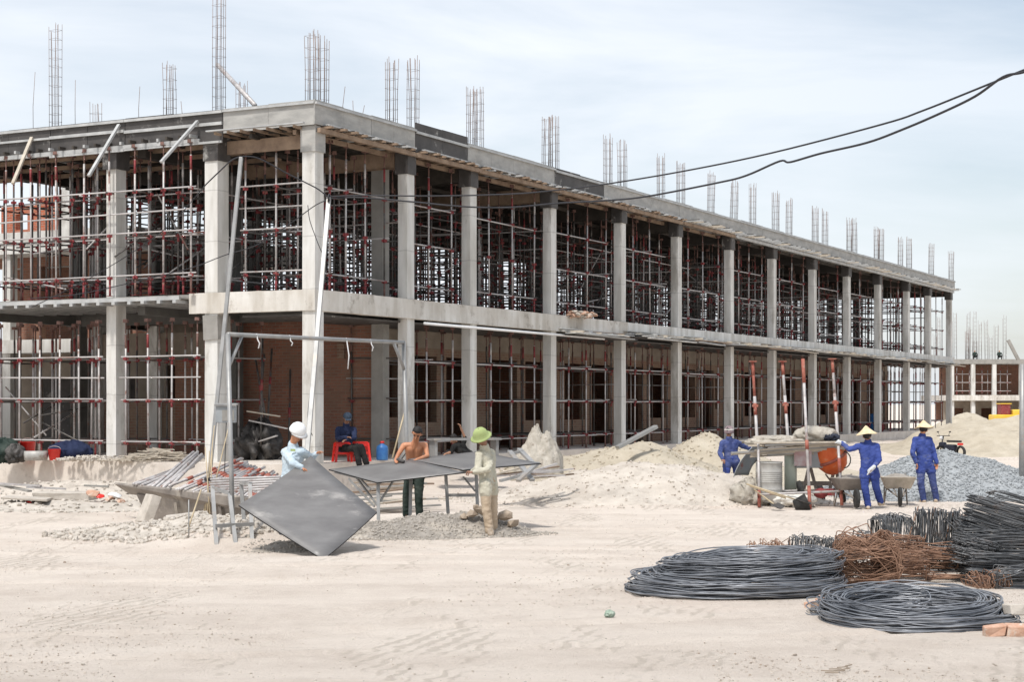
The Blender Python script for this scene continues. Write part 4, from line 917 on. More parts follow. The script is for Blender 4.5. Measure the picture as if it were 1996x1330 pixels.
# ================================================================ PILE OF BOARDS BEHIND THE TABLE
rg = random.Random(61)
for k in range(16):
    x = rg.uniform(690,790); y = 942+k*3.2+rg.uniform(-3,3); Y = 33.2-.1*k
    m = MB(); m.bar(px(x-rg.uniform(20,60), y+rg.uniform(-4,6), Y), px(x+rg.uniform(40,110), y-rg.uniform(0,14), Y+.5), .13, .03)
    tag(m.build('plank', M[rg.choice(('wood_pale','dark_concrete','timber','clod'))]), 'old plank in the low stack seen beneath the table, behind the shirtless man', 'plank', 'planks stacked behind the table')
for k in range(14):
    x = rg.uniform(975,1085); y = rg.uniform(912,935); Y = 35-.05*k
    m = MB(); m.bar(px(x-30,y+rg.uniform(-5,8),Y), px(x+rg.uniform(20,60),y-rg.uniform(0,16),Y+.4), .07, .03)
    tag(m.build('plank', M[rg.choice(('wood_pale','galv','timber','galv'))]), 'scrap board in the litter between the table and the sand pile', 'plank', 'scrap boards by the sand pile')
ff = thing('loose_frame', 'grey steel frame leaning on the litter right of the green-helmeted man', 'frame', (0,0,0))
for (a,b) in (((993,880,34.5),(1038,937,33.5)),((1012,876,34.8),(1040,905,34.0)),((975,938,33.5),(1025,925,33.8)),((1000,884,34.6),(1018,880,34.7)),((1010,938,33.2),(1048,903,33.8))):
    m = MB(); m.bar(px(*a), px(*b), .10, .05); m.build('bar', M['post'], ff)
m = MB(); m.bar(px(1203,873,43), px(1279,832,43.6), .17, .09); bevel(tag(m.build('steel_channel', M['post']), 'pale steel channel sticking up out of the sand pile at a slant', 'channel'), .01)
# ---------------------------------------------------------------- cloth sack heap
def sack(name, label, c, d, seed, mt='cloth_sack', n=30, fold=.16, parent=None, cat='sack', freq=2.2):
    m = MB(); vs = []; na = 40
    for i in range(n+1):
        th = math.pi*i/n
        for k in range(na):
            ph = 2*math.pi*k/na
            v = Vector((math.sin(th)*math.cos(ph), math.sin(th)*math.sin(ph), math.cos(th)))
            wv = noise.noise(v*1.4+Vector((seed,0,0))); pk = noise.noise(Vector((math.cos(ph)*freq*1.2+wv*1.5, math.sin(ph)*freq*1.2, th*.55+seed)))
            f = 1+fold*1.1*(1-3.2*abs(pk))+fold*.8*wv+fold*.35*(1-2.6*abs(noise.noise(Vector((math.cos(ph)*freq*3+wv*2, math.sin(ph)*freq*3, th*1.6+seed)))))
            p = Vector((v.x*d[0], v.y*d[1], max(-.75, v.z)*d[2]))*f
            vs.append(p)
    fs = [(i*na+k, (i+1)*na+k, (i+1)*na+(k+1) % na, i*na+(k+1) % na) for i in range(n) for k in range(na)]
    m.add(vs, fs, 0, True); o = recalc(m.build(name, M[mt], parent, c))
    return tag(o, label, cat) if parent is None else o
def drape(label, c, R_, peaks, seed, mt='cloth_sack', base=.25):
    m = MB(); n, na = 40, 84; vs = []
    for i in range(n+1):
        t = i/n
        for k in range(na):
            a = 2*math.pi*k/na; x, y = R_*t*math.cos(a)*1.05, R_*t*math.sin(a)*.9; z = base*math.sqrt(max(0, 1-t*t))
            for (qx, qy, qh, qs) in peaks:
                d = math.hypot(x-qx, y-qy); an = math.atan2(y-qy, x-qx); rid = 1-2.4*abs(noise.noise(Vector((math.cos(an)*2.3+seed, math.sin(an)*2.3, d*1.2))))
                z = max(z, .80*qh*math.exp(-(d/qs)**2.0)*(1+.12*rid)+base*.6*(1-t))
            e = noise.noise(Vector((x*7, y*7, seed)))
            z += .06*(1-2.4*abs(noise.noise(Vector((x*6+e*2, y*6, seed+3)))))+.04*(1-2*abs(noise.noise(Vector((x*15+e*3, y*13, seed+3)))))*min(1, (1-t)*5)
            vs.append((x*(1+.10*e), y*(1+.1*e), z if t < .999 else -.2))
    m.add(vs, [(i*na+k, (i+1)*na+k, (i+1)*na+(k+1) % na, i*na+(k+1) % na) for i in range(n) for k in range(na)], 0, True)
    return tag(recalc(m.build('cloth_bundle', M[mt], None, c)), label, 'cloth bundle')
c_ = px(1050,906,39.0); drape('big crumpled cream cloth draped in two peaks before the ground floor scaffold', c_, .54, ((-.07,0,.82,.28),(.20,-.08,.70,.26),(-.30,-.05,.40,.26),(.36,0,.44,.2)), 7)
sack('cement_bag', 'flat pale bag lying on the sand left of the blue worker with the beanie', px(1322,928,41.0), (.55,.35,.22), 12, 'paper', fold=.12, cat='bag')
# ================================================================ PEOPLE
M['skin'] = mat('skin', (.36,.185,.115), (.44,.24,.155), 6, .55, spec=.4)
M['skin_dark'] = mat('skin_dark', (.22,.11,.07), (.29,.15,.10), 6, .55, spec=.4)
M['skin_red'] = mat('skin_red', (.42,.175,.09), (.54,.245,.13), 4, .45, spec=.5)
M['hair'] = mat('hair', (.012,.010,.009), (.03,.026,.024), 40, .7)
M['eye'] = mat('eye', (.01,.008,.007), rough=.3)
def fabric(n, a, b, s=5, c3=None): M[n] = mat(n, a, b, s, .9, bump=.35, bscale=16, bdist=.015, spec=.15, c3=c3, s3=3.5, t3=.60)
fabric('f_blue', (.028,.048,.19), (.06,.09,.30), 5, (.11,.135,.27)); fabric('f_blue_faded', (.035,.05,.15), (.08,.105,.25), 6, (.16,.17,.26)); fabric('f_bluegrey', (.40,.49,.56), (.55,.63,.68)); fabric('f_cream', (.42,.40,.32), (.57,.54,.44), 5, (.36,.33,.25))
fabric('f_khaki', (.40,.31,.22), (.54,.44,.33), 5, (.58,.50,.42)); fabric('f_black', (.012,.012,.012), (.03,.029,.028)); fabric('f_darkgreen', (.02,.035,.03), (.06,.075,.065))
fabric('f_navy', (.015,.02,.05), (.03,.04,.085)); fabric('f_jeans', (.03,.045,.07), (.06,.08,.11)); fabric('f_green', (.30,.36,.15), (.38,.45,.20)); fabric('f_red', (.35,.03,.03), (.45,.05,.04))
fabric('straw', (.60,.47,.29), (.74,.62,.42), 12); fabric('f_stripe', (.17,.12,.13), (.36,.29,.30), 9); fabric('glove', (.45,.47,.48), (.62,.63,.63)); fabric('f_white', (.6,.6,.6), (.75,.75,.75))
TMP = bpy.data.scenes.new('tmp')
def sphere_pts(m, c, r, n=10, mi=0, sq=(1,1,1), Mx=None):
    prof = [(max(1e-4, math.sin(math.pi*i/n)), -math.cos(math.pi*i/n)) for i in range(n+1)]
    k = 2*n; vs = []
    for (rr_, z) in prof:
        for j in range(k):
            a = 2*math.pi*j/k; v = Vector((rr_*math.cos(a)*sq[0], rr_*math.sin(a)*sq[1], z*sq[2]))*r
            vs.append(Vector(c)+(Mx@v if Mx is not None else v))
    fs = [(i*k+j, i*k+(j+1) % k, (i+1)*k+(j+1) % k, (i+1)*k+j) for i in range(n) for j in range(k)]
    m.add(vs, fs, mi, True)
def capsule(m, p, q, r0, r1, n=10):
    p, q = Vector(p), Vector(q); d = q-p; l = d.length
    if l < 1e-5: sphere_pts(m, p, r0); return
    d.normalize(); pts = []; rs = []
    for i in range(6):
        a = math.pi/2*(1-i/5); pts.append(p-d*r0*math.sin(a)); rs.append(max(.0008, r0*math.cos(a)))
    for i in range(6):
        a = math.pi/2*i/5; pts.append(q+d*r1*math.sin(a)); rs.append(max(.0008, r1*math.cos(a)))
    m.path(pts, rs, n)
def fuse(m, name, mt, parent, vox=.011, smooth=3, wr=0, seed=0):
    """one continuous surface out of overlapping tapered volumes"""
    me = m.mesh('tmp', M[mt]); o = bpy.data.objects.new('tmp', me); TMP.collection.objects.link(o)
    md = o.modifiers.new('r', 'REMESH'); md.mode = 'VOXEL'; md.voxel_size = vox
    if smooth: sm_ = o.modifiers.new('s', 'SMOOTH'); sm_.iterations = smooth; sm_.factor = .5
    TMP.view_layers[0].update(); dg = TMP.view_layers[0].depsgraph; ne = bpy.data.meshes.new_from_object(o.evaluated_get(dg))
    bpy.data.objects.remove(o); ne.name = name
    if wr:
        import array
        cs = array.array('f', [0.0])*(3*len(ne.vertices)); ns = array.array('f', [0.0])*(3*len(ne.vertices))
        ne.vertices.foreach_get('co', cs); ne.vertices.foreach_get('normal', ns)
        for i_ in range(len(ne.vertices)):
            c = Vector(cs[3*i_:3*i_+3]); w = (abs(noise.noise(Vector((c.x*9+seed, c.y*9, c.z*15))))+.6*abs(noise.noise(Vector((c.x*19, c.y*19+seed, c.z*27)))))
            dd = wr*(w*2.2-.55)
            for q in range(3): cs[3*i_+q] += ns[3*i_+q]*dd
        ne.vertices.foreach_set('co', cs); ne.update()
    ne.polygons.foreach_set('use_smooth', [True]*len(ne.polygons)); ne.materials.clear(); ne.materials.append(M[mt])
    return inst(ne, name, parent)
def person(label, X, Y, Z, J, face, shirt, pants, skin='skin', hair='hair', shoes='f_black', group=None, grip=.6, sleeves=1.0, hem=.06, pcut=1.0, belly=0, gloves=None, vox=.011, facebits=True, hood=None):
    t = thing('person', label, 'person', (X, Y, Z), 0, group)
    V = {k: Vector(v) for k, v in J.items()}
    f = Vector(face).normalized()
    upn = (V['head']-V['neck']).normalized(); side = f.cross(upn).normalized(); fh = upn.cross(side).normalized()
    if fh.dot(f) < 0: fh = -fh
    b = MB(); H = V['head']
    sphere_pts(b, H+upn*.015-fh*.008, .093, 10, 0, (.86,1.0,1.05), Matrix((side, fh, upn)).transposed())
    capsule(b, H-upn*.01+fh*.018, H-upn*.075+fh*.030, .070, .045)
    capsule(b, H+fh*.092-upn*.0, H+fh*.112-upn*.028, .010, .014, 8)
    for s_ in (-1, 1): capsule(b, H+side*s_*.083-upn*.0, H+side*s_*.087-upn*.03, .014, .009, 8)
    capsule(b, H-upn*.05-fh*.02, V['neck'], .052, .056)
    sh, hp = [V['shL'], V['shR']], [V['hipL'], V['hipR']]
    chest = (sh[0]+sh[1])/2; pel = (hp[0]+hp[1])/2; mid = chest.lerp(pel, .55)
    ac = (sh[1]-sh[0]).normalized()
    def torso(m, g):
        capsule(m, V['neck'], chest-(V['neck']-chest)*.3, .06+g, .09+g)
        capsule(m, sh[0]+ac*.03, sh[1]-ac*.03, .058+g, .058+g)
        for s_, k in ((-1,0),(1,1)):
            capsule(m, chest+ac*s_*.075-(chest-pel).normalized()*.07, mid+ac*s_*.055, .098+g, .088+g, 12)
            capsule(m, mid+ac*s_*.055, pel+ac*s_*.06, .088+g, .098+g, 12)
        if belly: capsule(m, mid+fh*.03, pel+fh*.03, .09, .09)
    def arm(m, k, g, cut=1.0, r=(.050,.038,.027)):
        s0, e, h = V['sh'+k], V['el'+k], V['ha'+k]
        capsule(m, s0, e, r[0]+g, r[1]+g)
        if cut > 0: capsule(m, e, e.lerp(h, cut), r[1]+g, (r[1]+(r[2]-r[1])*cut)+g)
    def leg(m, k, g, gb, cut=1.0):
        h, kn, an = V['hip'+k], V['kn'+k], V['an'+k]
        capsule(m, h, kn, .082+g, .056+g+gb*.3, 12); capsule(m, kn, kn.lerp(an, cut), .054+g+gb*.4, .036+g+gb, 12)
    torso(b, 0)
    for k in 'LR':
        arm(b, k, 0)
        # hand: palm, four fingers of different length, thumb leaving the side
        e, h = V['el'+k], V['ha'+k]; d = (h-e).normalized(); hd = Vector(J.get('hd'+k, tuple(d))).normalized()
        dn = Vector(J.get('dn'+k, (0,0,-1))); dn = (dn-hd*dn.dot(hd)); dn = dn.normalized() if dn.length > .1 else hd.orthogonal().normalized()
        sd_ = hd.cross(dn).normalized()
        palm = h+hd*.075
        for q in (-1, 0, 1): capsule(b, h+sd_*q*.012, palm+sd_*q*.024, .015, .014, 8)
        for q, ln in ((-1.5,.062),(-.5,.078),(.5,.075),(1.5,.055)):
            p0 = palm+sd_*q*.017; c_ = grip*(1+.15*q)
            p1 = p0+(hd*math.cos(c_*.7)+dn*math.sin(c_*.7))*ln*.5; p2 = p1+(hd*math.cos(c_*1.6)+dn*math.sin(c_*1.6))*ln*.5
            capsule(b, p0, p1, .0092, .0088, 7); capsule(b, p1, p2, .0088, .0075, 7)
        ts_ = -1 if k == 'L' else 1
        p0 = h+hd*.02+sd_*ts_*.026; p1 = p0+(hd*.6+sd_*ts_*.7+dn*.3).normalized()*.035; p2 = p1+(hd*.9+dn*.4).normalized()*.03
        capsule(b, p0, p1, .012, .010, 7); capsule(b, p1, p2, .010, .008, 7)
        leg(b, k, 0, 0)
        an = V['an'+k]; td = Vector(J.get('toe'+k, tuple(Vector((f.x, f.y, 0))))).normalized()
        capsule(b, an-td*.03+Vector((0,0,-.035)), an+td*.13+Vector((0,0,-.055)), .038, .026)
    fuse(b, 'body', skin, t, .0085 if vox < .012 else vox, 2)
    if facebits:
        for nm, lst in (('eye', [H+fh*.086+side*s_*.033+upn*.012 for s_ in (-1,1)]),):
            for p in lst:
                m = MB(); sphere_pts(m, p, .0115, 5, 0, (1.4,1,.6)); m.build(nm, M['eye'], t)
        m = MB(); capsule(m, H+fh*.078+side*.022-upn*.058, H+fh*.078-side*.022-upn*.058, .006, .006, 6); m.build('mouth', M['skin_dark'], t)
        for s_ in (-1, 1):
            m = MB(); capsule(m, H+fh*.088+side*s_*.018+upn*.033, H+fh*.078+side*s_*.05+upn*.033, .005, .004, 6); m.build('eyebrow', M['hair'], t)
    if hair:
        m = MB(); Mx = Matrix((side, fh, upn)).transposed()
        sphere_pts(m, H+upn*.028-fh*.016, .097, 10, 0, (.9,.98,1.0), Mx)
        capsule(m, H-fh*.05+upn*.0, H-fh*.045-upn*.04, .05, .035)
        hm = fuse(m, 'hair', hair, t, .01, 1, .004, 3)
        # trim away what would cover the face
        bm = bmesh.new(); bm.from_mesh(hm.data)
        kill = [v for v in bm.verts if (v.co-H).dot(fh) > .030 and (v.co-H).dot(upn) < .062]
        bmesh.ops.delete(bm, geom=kill, context='VERTS'); bm.to_mesh(hm.data); bm.free()
    if shirt:
        m = MB(); torso(m, .017)
        for k in 'LR':
            arm(m, k, .016, sleeves*.97)
            h = V['hip'+k]; capsule(m, h, h+(V['kn'+k]-h).normalized()*hem, .094 if hem < .09 else .104, .098 if hem < .09 else .106)
        fuse(m, 'shirt', shirt, t, .012, 2, .008, X)
        m = MB(); c_ = V['neck']+Vector((0,0,.015))
        m.lathe([(.066,-.02),(.070,.0),(.062,.035),(.056,.03)], 16, None); o = m.build('collar', M[shirt], t, c_); o.rotation_euler = upn.to_track_quat('Z','Y').to_euler()
    m = MB()
    for k in 'LR': leg(m, k, .014, .016, pcut)
    capsule(m, pel+ac*-.05+(chest-pel).normalized()*.06, pel+ac*.05+(chest-pel).normalized()*.06, .108, .108)
    capsule(m, hp[0], hp[1], .098, .098)
    fuse(m, 'trousers', pants, t, .012, 2, .006, Y)
    for k in 'LR':
        an = V['an'+k]; td = Vector(J.get('toe'+k, tuple(Vector((f.x, f.y, 0))))).normalized(); m = MB()
        capsule(m, an-td*.035+Vector((0,0,-.045)), an+td*.14+Vector((0,0,-.058)), .043, .032); capsule(m, an+Vector((0,0,-.02)), an-td*.02+Vector((0,0,-.04)), .043, .043)
        fuse(m, 'shoe', shoes, t, .012, 1)
    if gloves:
        for k in gloves:
            m = MB(); e, h = V['el'+k], V['ha'+k]; d = Vector(J.get('hd'+k, tuple(h-e))).normalized()
            capsule(m, h-d*.05, h+d*.07, .042, .046); 
            for q in (-1.5,-.5,.5,1.5):
                sdq = d.cross(Vector((0,0,1))).normalized(); capsule(m, h+d*.07+sdq*q*.02, h+d*.135+sdq*q*.022+Vector((0,0,-.03)), .014, .012, 7)
            capsule(m, h+d*.02, h+d*.07+Vector((0,0,.05)), .016, .013, 7)
            fuse(m, 'glove', 'glove' if gloves != 'Lb' else 'glove', t, .009, 1)
    return t, H, fh, upn, side
def hatM(H, fh, upn, side, tilt=0, off=0):
    Mx = Matrix((side, fh, upn)).transposed(); return Mx.to_4x4()
def stand(lean=(0,0), sc=1.0, tw=0.0, wid=1.0):
    """standing skeleton facing +y (away), x to the right"""
    c, s_ = math.cos(tw), math.sin(tw)
    J = dict(head=(0,.02,1.565), neck=(0,0,1.43), shL=(-.175,0,1.37), shR=(.175,0,1.37), elL=(-.235,-.01,1.09), elR=(.235,-.01,1.09),
             haL=(-.25,.05,.86), haR=(.25,.05,.86), hipL=(-.085,0,.90), hipR=(.085,0,.90), knL=(-.10,.02,.48), knR=(.10,.02,.48), anL=(-.11,0,.09), anR=(.11,0,.09))
    return {k: (c*v[0]*sc*wid-s_*v[1]*sc, s_*v[0]*sc*wid+c*v[1]*sc, v[2]*sc) for k, v in J.items()}
def pj(x, y, Y, o):     # joint seen at a photo pixel, relative to the person's foot point
    return tuple(px(x, y, Y)-Vector(o))

# --- man in the white helmet (holds the leaning sheet)
o = (pos(568,25.1), 25.1, .08)
J = dict(head=pj(579,846,25.0,o), neck=pj(571,868,25.1,o), shL=pj(556,882,25.22,o), shR=pj(589,881,24.98,o), elL=pj(571,903,24.75,o), haL=pj(588,912,24.75,o),
         elR=pj(606,893,25.2,o), haR=pj(616,886,25.15,o), hipL=pj(555,942,25.22,o), hipR=pj(577,942,25.02,o), knL=(-.10,-.02,.48), knR=(.10,-.05,.48), anL=(-.12,.02,.09), anR=(.12,-.02,.09), toeL=(.6,-.8,0), toeR=(.8,-.6,0))
t, H, fh, upn, side = person('man in a white hard hat and pale blue-grey shirt, holding the leaning dark sheet', *o, J, (.80,-.42,-.36), 'f_bluegrey', 'f_jeans', 'skin_red')
m = MB(); m.lathe([(.0005,.135),(.035,.132),(.075,.115),(.105,.08),(.122,.035),(.128,.0),(.124,-.002)], 24); m.box((0,0,.119), (.026,.11,.018))
hm = m.build('hard_hat', M['white'], t); hm.matrix_local = Matrix.Translation(H+upn*.045-fh*.01)@hatM(H, fh, upn, side)
m = MB(); vs = [];
for k in range(13):
    a = math.pi*k/12; vs += [(.125*math.cos(a), .125*math.sin(a), 0), (.135*math.cos(a), .125*math.sin(a)+.055*math.sin(a), -.018), (.125*math.cos(a), .12*math.sin(a), -.006)]
m.add(vs, [(k*3, k*3+1, k*3+4, k*3+3) for k in range(12)]+[(k*3+1, k*3+2, k*3+5, k*3+4) for k in range(12)], 0, True)
br_ = m.build('hat_brim', M['white'], hm)
m = MB(); c_ = H+Vector((0,0,0))
m = MB(); m.box((.0,0,0), (.07,.012,.035)); vb = m.build('badge', M['f_green'], t, pj(571,878,24.93,o))

# --- shirtless man leaning on the table
o = (pos(803,29.5), 29.5, .08)
J = dict(head=pj(813,845,29.15,o), neck=pj(810,861,29.3,o), shL=pj(829,868,29.35,o), shR=pj(787,869,29.35,o), elL=pj(833,889,29.15,o), haL=pj(812,897,28.85,o), elR=pj(776,887,29.1,o), haR=pj(771,897,28.75,o),
         hipL=pj(818,925,29.6,o), hipR=pj(799,925,29.6,o), knL=pj(816,965,29.5,o), knR=pj(793,963,29.45,o), anL=(.13,0,.10), anR=(-.10,.0,.10), toeL=(.6,-.7,0), toeR=(.1,-1,0), hdL=(-.7,-.6,-.15), hdR=(.2,-.9,-.2), dnL=(0,0,-1), dnR=(0,0,-1))
t, H, fh, upn, side = person('shirtless man in dark trousers bending over the rear edge of the plywood table', *o, J, (-.12,-.86,-.50), None, 'f_darkgreen', 'skin_red', grip=.25)
m = MB(); capsule(m, px(776,897,28.7)-Vector(o), px(786,900,28.6)-Vector(o), .035, .03); capsule(m, px(780,899,28.65)-Vector(o), px(790,885,28.6)-Vector(o), .012, .012)
gr = fuse(m, 'angle_grinder', 'darkmetal', None, .008, 1); gr.location = o; tag(gr, 'small dark power tool in the right hand of the shirtless man', 'power tool')

# --- man in the green sun helmet, cream shirt
o = (pos(950,26.6), 26.6, .02)
J = dict(head=pj(938,853,26.45,o), neck=pj(944,872,26.55,o), shL=pj(935,886,26.45,o), shR=pj(958,884,26.75,o), elL=pj(931,915,26.35,o), haL=pj(921,920,26.65,o), elR=pj(951,916,26.35,o), haR=pj(925,921,26.30,o),
         hipL=pj(946,945,26.45,o), hipR=pj(958,945,26.72,o), knL=pj(948,993,26.45,o), knR=pj(961,993,26.7,o), anL=pj(955,1040,26.5,o), anR=pj(962,1038,26.75,o), toeL=(-.95,-.3,0), toeR=(-.9,.1,0), hdL=(-.9,.3,.0), hdR=(-1,.25,.05))
t, H, fh, upn, side = person('man in a green sun helmet, cream work shirt and khaki trousers, holding the table sheet', *o, J, (-.88,-.18,-.34), 'f_cream', 'f_khaki', 'skin_dark', shoes='f_khaki', grip=1.0, hem=.11)
m = MB(); m.lathe([(.0005,.112),(.03,.110),(.072,.094),(.100,.056),(.112,.012),(.120,-.005),(.148,-.022),(.160,-.034),(.154,-.036),(.115,-.018)], 26)
hm = m.build('sun_helmet', M['f_green'], t); hm.matrix_local = Matrix.Translation(H+upn*.045-fh*.0)@hatM(H, fh, upn, side)@Matrix.Diagonal((.95,1.1,1.1,1))
m = MB(); sphere_pts(m, (0,0,.112), .012, 5); m.lathe([(.113,.014),(.118,.004),(.122,-.004)], 26); m.build('hat_band', M['f_green'], hm)

# --- man seated on a red stool
o = (pos(682,39.0), 38.9, FL)
J = dict(head=pj(677,815,38.75,o), neck=pj(675,829,38.85,o), shL=pj(690,838,38.85,o), shR=pj(659,838,38.85,o), elL=pj(691,855,38.6,o), haL=pj(676,858,38.45,o), elR=pj(658,855,38.6,o), haR=pj(676,853,38.45,o),
         hipL=pj(680,873,38.9,o), hipR=pj(664,873,38.9,o), knL=pj(704,872,38.4,o), knR=pj(694,875,38.35,o), anL=pj(714,903,38.3,o), anR=pj(700,905,38.2,o), toeL=(.4,-.9,0), toeR=(.3,-.9,0))
t, H, fh, upn, side = person('man in dark clothes and a cap sitting on a red stool with folded arms', *o, J, (.25,-.95,-.2), 'f_navy', 'f_black', 'skin_dark', vox=.012)
m = MB(); m.lathe([(.0005,.10),(.06,.09),(.095,.05),(.104,.0)], 18); m.box((0,.12,.004), (.13,.09,.012)); hm = m.build('cap', M['f_jeans'], t); hm.matrix_local = Matrix.Translation(H+upn*.03)@hatM(H, fh, upn, side)
# red plastic stools
def stool(label, x, y, Y, grp='red plastic stools'):
    t = thing('stool', label, 'stool', (pos(x,Y), Y, FL), .3, grp)
    m = MB(); m.box((0,0,.44), (.30,.30,.03)); bevel(m.build('seat', M['redplastic'], t), .015)
    m = MB()
    for (a0,a1) in (((-1,-1),(1,-1)),((1,-1),(1,1)),((1,1),(-1,1)),((-1,1),(-1,-1))):
        m.bar((a0[0]*.145,a0[1]*.145,.39), (a1[0]*.145,a1[1]*.145,.39), .012, .07)
        m.bar((a0[0]*.165,a0[1]*.165,.20), (a1[0]*.165,a1[1]*.165,.20), .012, .05)
    m.build('apron', M['redplastic'], t)
    for sx in (-1,1):
        for sy in (-1,1):
            m = MB(); m.bar((sx*.14,sy*.14,.43), (sx*.185,sy*.185,.0), .065, .05); m.build('leg', M['redplastic'], t)
    return t
stool('red stool under the seated man', 667, 900, 38.85)
stool('red stool to the right of the seated man, partly behind his legs', 703, 900, 39.3)
# --- man crouching inside behind the green-helmeted man's left
o = (pos(890,41.5), 41.5, FL)
J = dict(head=pj(884,856,41.3,o), neck=pj(889,866,41.4,o), shL=pj(884,871,41.2,o), shR=pj(902,870,41.5,o), elL=pj(880,882,41.1,o), haL=pj(872,884,41.0,o), elR=pj(907,856,41.5,o), haR=pj(898,834,41.4,o),
         hipL=pj(908,888,41.4,o), hipR=pj(914,887,41.6,o), knL=pj(898,880,41.1,o), knR=pj(903,880,41.3,o), anL=pj(905,894,41.2,o), anR=pj(910,894,41.4,o), toeL=(-.9,-.3,0), toeR=(-.9,-.3,0))
person('man crouching in the shade of the ground floor with one arm raised', *o, J, (-.7,-.6,-.2), 'f_black', 'f_black', 'skin', sleeves=.1, vox=.013, facebits=False)

# --- blue worker with striped beanie (by the pipes)
o = (pos(1424,38), 38, .0)
J = dict(head=pj(1421,842,38,o), neck=pj(1421,856,38,o), shL=pj(1409,863,38,o), shR=pj(1436,863,38.05,o), elL=pj(1403,884,37.9,o), haL=pj(1409,895,37.75,o), elR=pj(1452,872,38.2,o), haR=pj(1464,876,38.35,o),
         hipL=pj(1418,900,38,o), hipR=pj(1434,900,38.0,o), knL=pj(1415,932,37.9,o), knR=pj(1437,932,38.2,o), anL=pj(1412,960,38.1,o), anR=pj(1436,960,38.0,o))
t, H, fh, upn, side = person('worker in blue seen from behind, wearing a striped beanie, reaching towards the pipes', *o, J, (.35,.9,-.15), 'f_blue_faded', 'f_blue', 'skin_dark', hem=.1, vox=.012)
m = MB(); m.lathe([(.0005,.125),(.05,.115),(.09,.08),(.108,.03),(.112,-.04),(.106,-.05)], 20); hm = m.build('beanie', M['f_stripe'], t); hm.matrix_local = Matrix.Translation(H+upn*.01)@hatM(H, fh, upn, side)
m = MB(); m.lathe([(.106,.047),(.110,.042),(.112,.030),(.110,.026)], 20); m.build('stripe', M['paper'], hm)
# --- blue worker, straw hat, glove on the pipes
o = (pos(1686,34.0), 34.0, .0)
J = dict(head=pj(1690,850,34.0,o), neck=pj(1692,862,34,o), shL=pj(1676,870,34.0,o), shR=pj(1709,870,34,o), elL=pj(1656,877,34.0,o), haL=pj(1641,864,34.1,o), elR=pj(1714,897,33.9,o), haR=pj(1700,914,33.72,o),
         hipL=pj(1685,918,34,o), hipR=pj(1703,918,34,o), knL=pj(1686,952,33.95,o), knR=pj(1708,952,34.0,o), anL=pj(1692,985,34,o), anR=pj(1716,978,34.2,o), toeL=(0.1,.9,0), toeR=(.6,.7,0), hdL=(-.9,.1,.2), hdR=(-.7,.1,-.7))
t, H, fh, upn, side = person('worker in blue and straw hat, seen from behind, left arm stretched to the mixer frame', *o, J, (-.1,.98,-.1), 'f_blue', 'f_blue', 'skin_dark', hem=.12, gloves='LR', shoes='f_khaki', vox=.012)
def conical(t, H, fh, upn, side, tiltm):
    m = MB(); m.lathe([(.0005,.155),(.03,.135),(.075,.085),(.13,.035),(.18,-.002),(.215,-.018),(.21,-.022),(.12,.03)], 28)
    # slightly wavy brim
    m.v = [(x, y, z+.010*math.sin(3*math.atan2(y,x)+1)*(math.hypot(x,y)/.2)**2) for (x,y,z) in m.v]
    hm = m.build('straw_hat', M['straw'], t); hm.matrix_local = Matrix.Translation(H+upn*.055)@hatM(H, fh, upn, side)@tiltm; return hm
conical(t, H, fh, upn, side, Matrix.Rotation(R(4),4,'Y'))
# --- blue worker standing at the right
o = (pos(1806,36.1), 36.1, .0)
J = dict(head=pj(1800,838,36.1,o), neck=pj(1798,850,36.1,o), shL=pj(1784,858,36.1,o), shR=pj(1812,858,36.1,o), elL=pj(1779,884,36.0,o), haL=pj(1786,903,36.0,o), elR=pj(1821,884,36.1,o), haR=pj(1826,903,36.0,o),
         hipL=pj(1795,908,36.1,o), hipR=pj(1813,908,36.1,o), knL=pj(1795,942,36.05,o), knR=pj(1819,942,36.1,o), anL=pj(1800,973,36.1,o), anR=pj(1825,972,36.15,o), toeL=(-.2,.9,0), toeR=(.5,.8,0), hdR=(.1,.1,-1))
t, H, fh, upn, side = person('worker in blue and straw hat, standing alone at the right, back turned, arms down', *o, J, (.45,.88,.05), 'f_blue', 'f_blue_faded', 'skin_red', hem=.12, shoes='f_khaki', vox=.012)
conical(t, H, fh, upn, side, Matrix.Rotation(R(-13),4,'Y'))
# two tiny figures on the far roof
for i, (x, lb) in enumerate(((1900,'tiny crouching figure on the roof of the distant building, left one'),(1948,'tiny crouching figure on the roof of the distant building, right one'))):
    o = (pos(x,202), 202, 7.4)
    J = dict(head=(0,0,1.0), neck=(0,0,.88), shL=(-.2,0,.8), shR=(.2,0,.8), elL=(-.3,-.1,.6), elR=(.3,-.1,.6), haL=(-.2,-.3,.4), haR=(.2,-.3,.4), hipL=(-.1,0,.35), hipR=(.1,0,.35), knL=(-.2,-.35,.45), knR=(.2,-.35,.45), anL=(-.2,-.2,.09), anR=(.2,-.2,.09))
    person(lb, *o, J, (0,-1,0), 'f_darkgreen', 'f_black', vox=.03, facebits=False, hair=None)
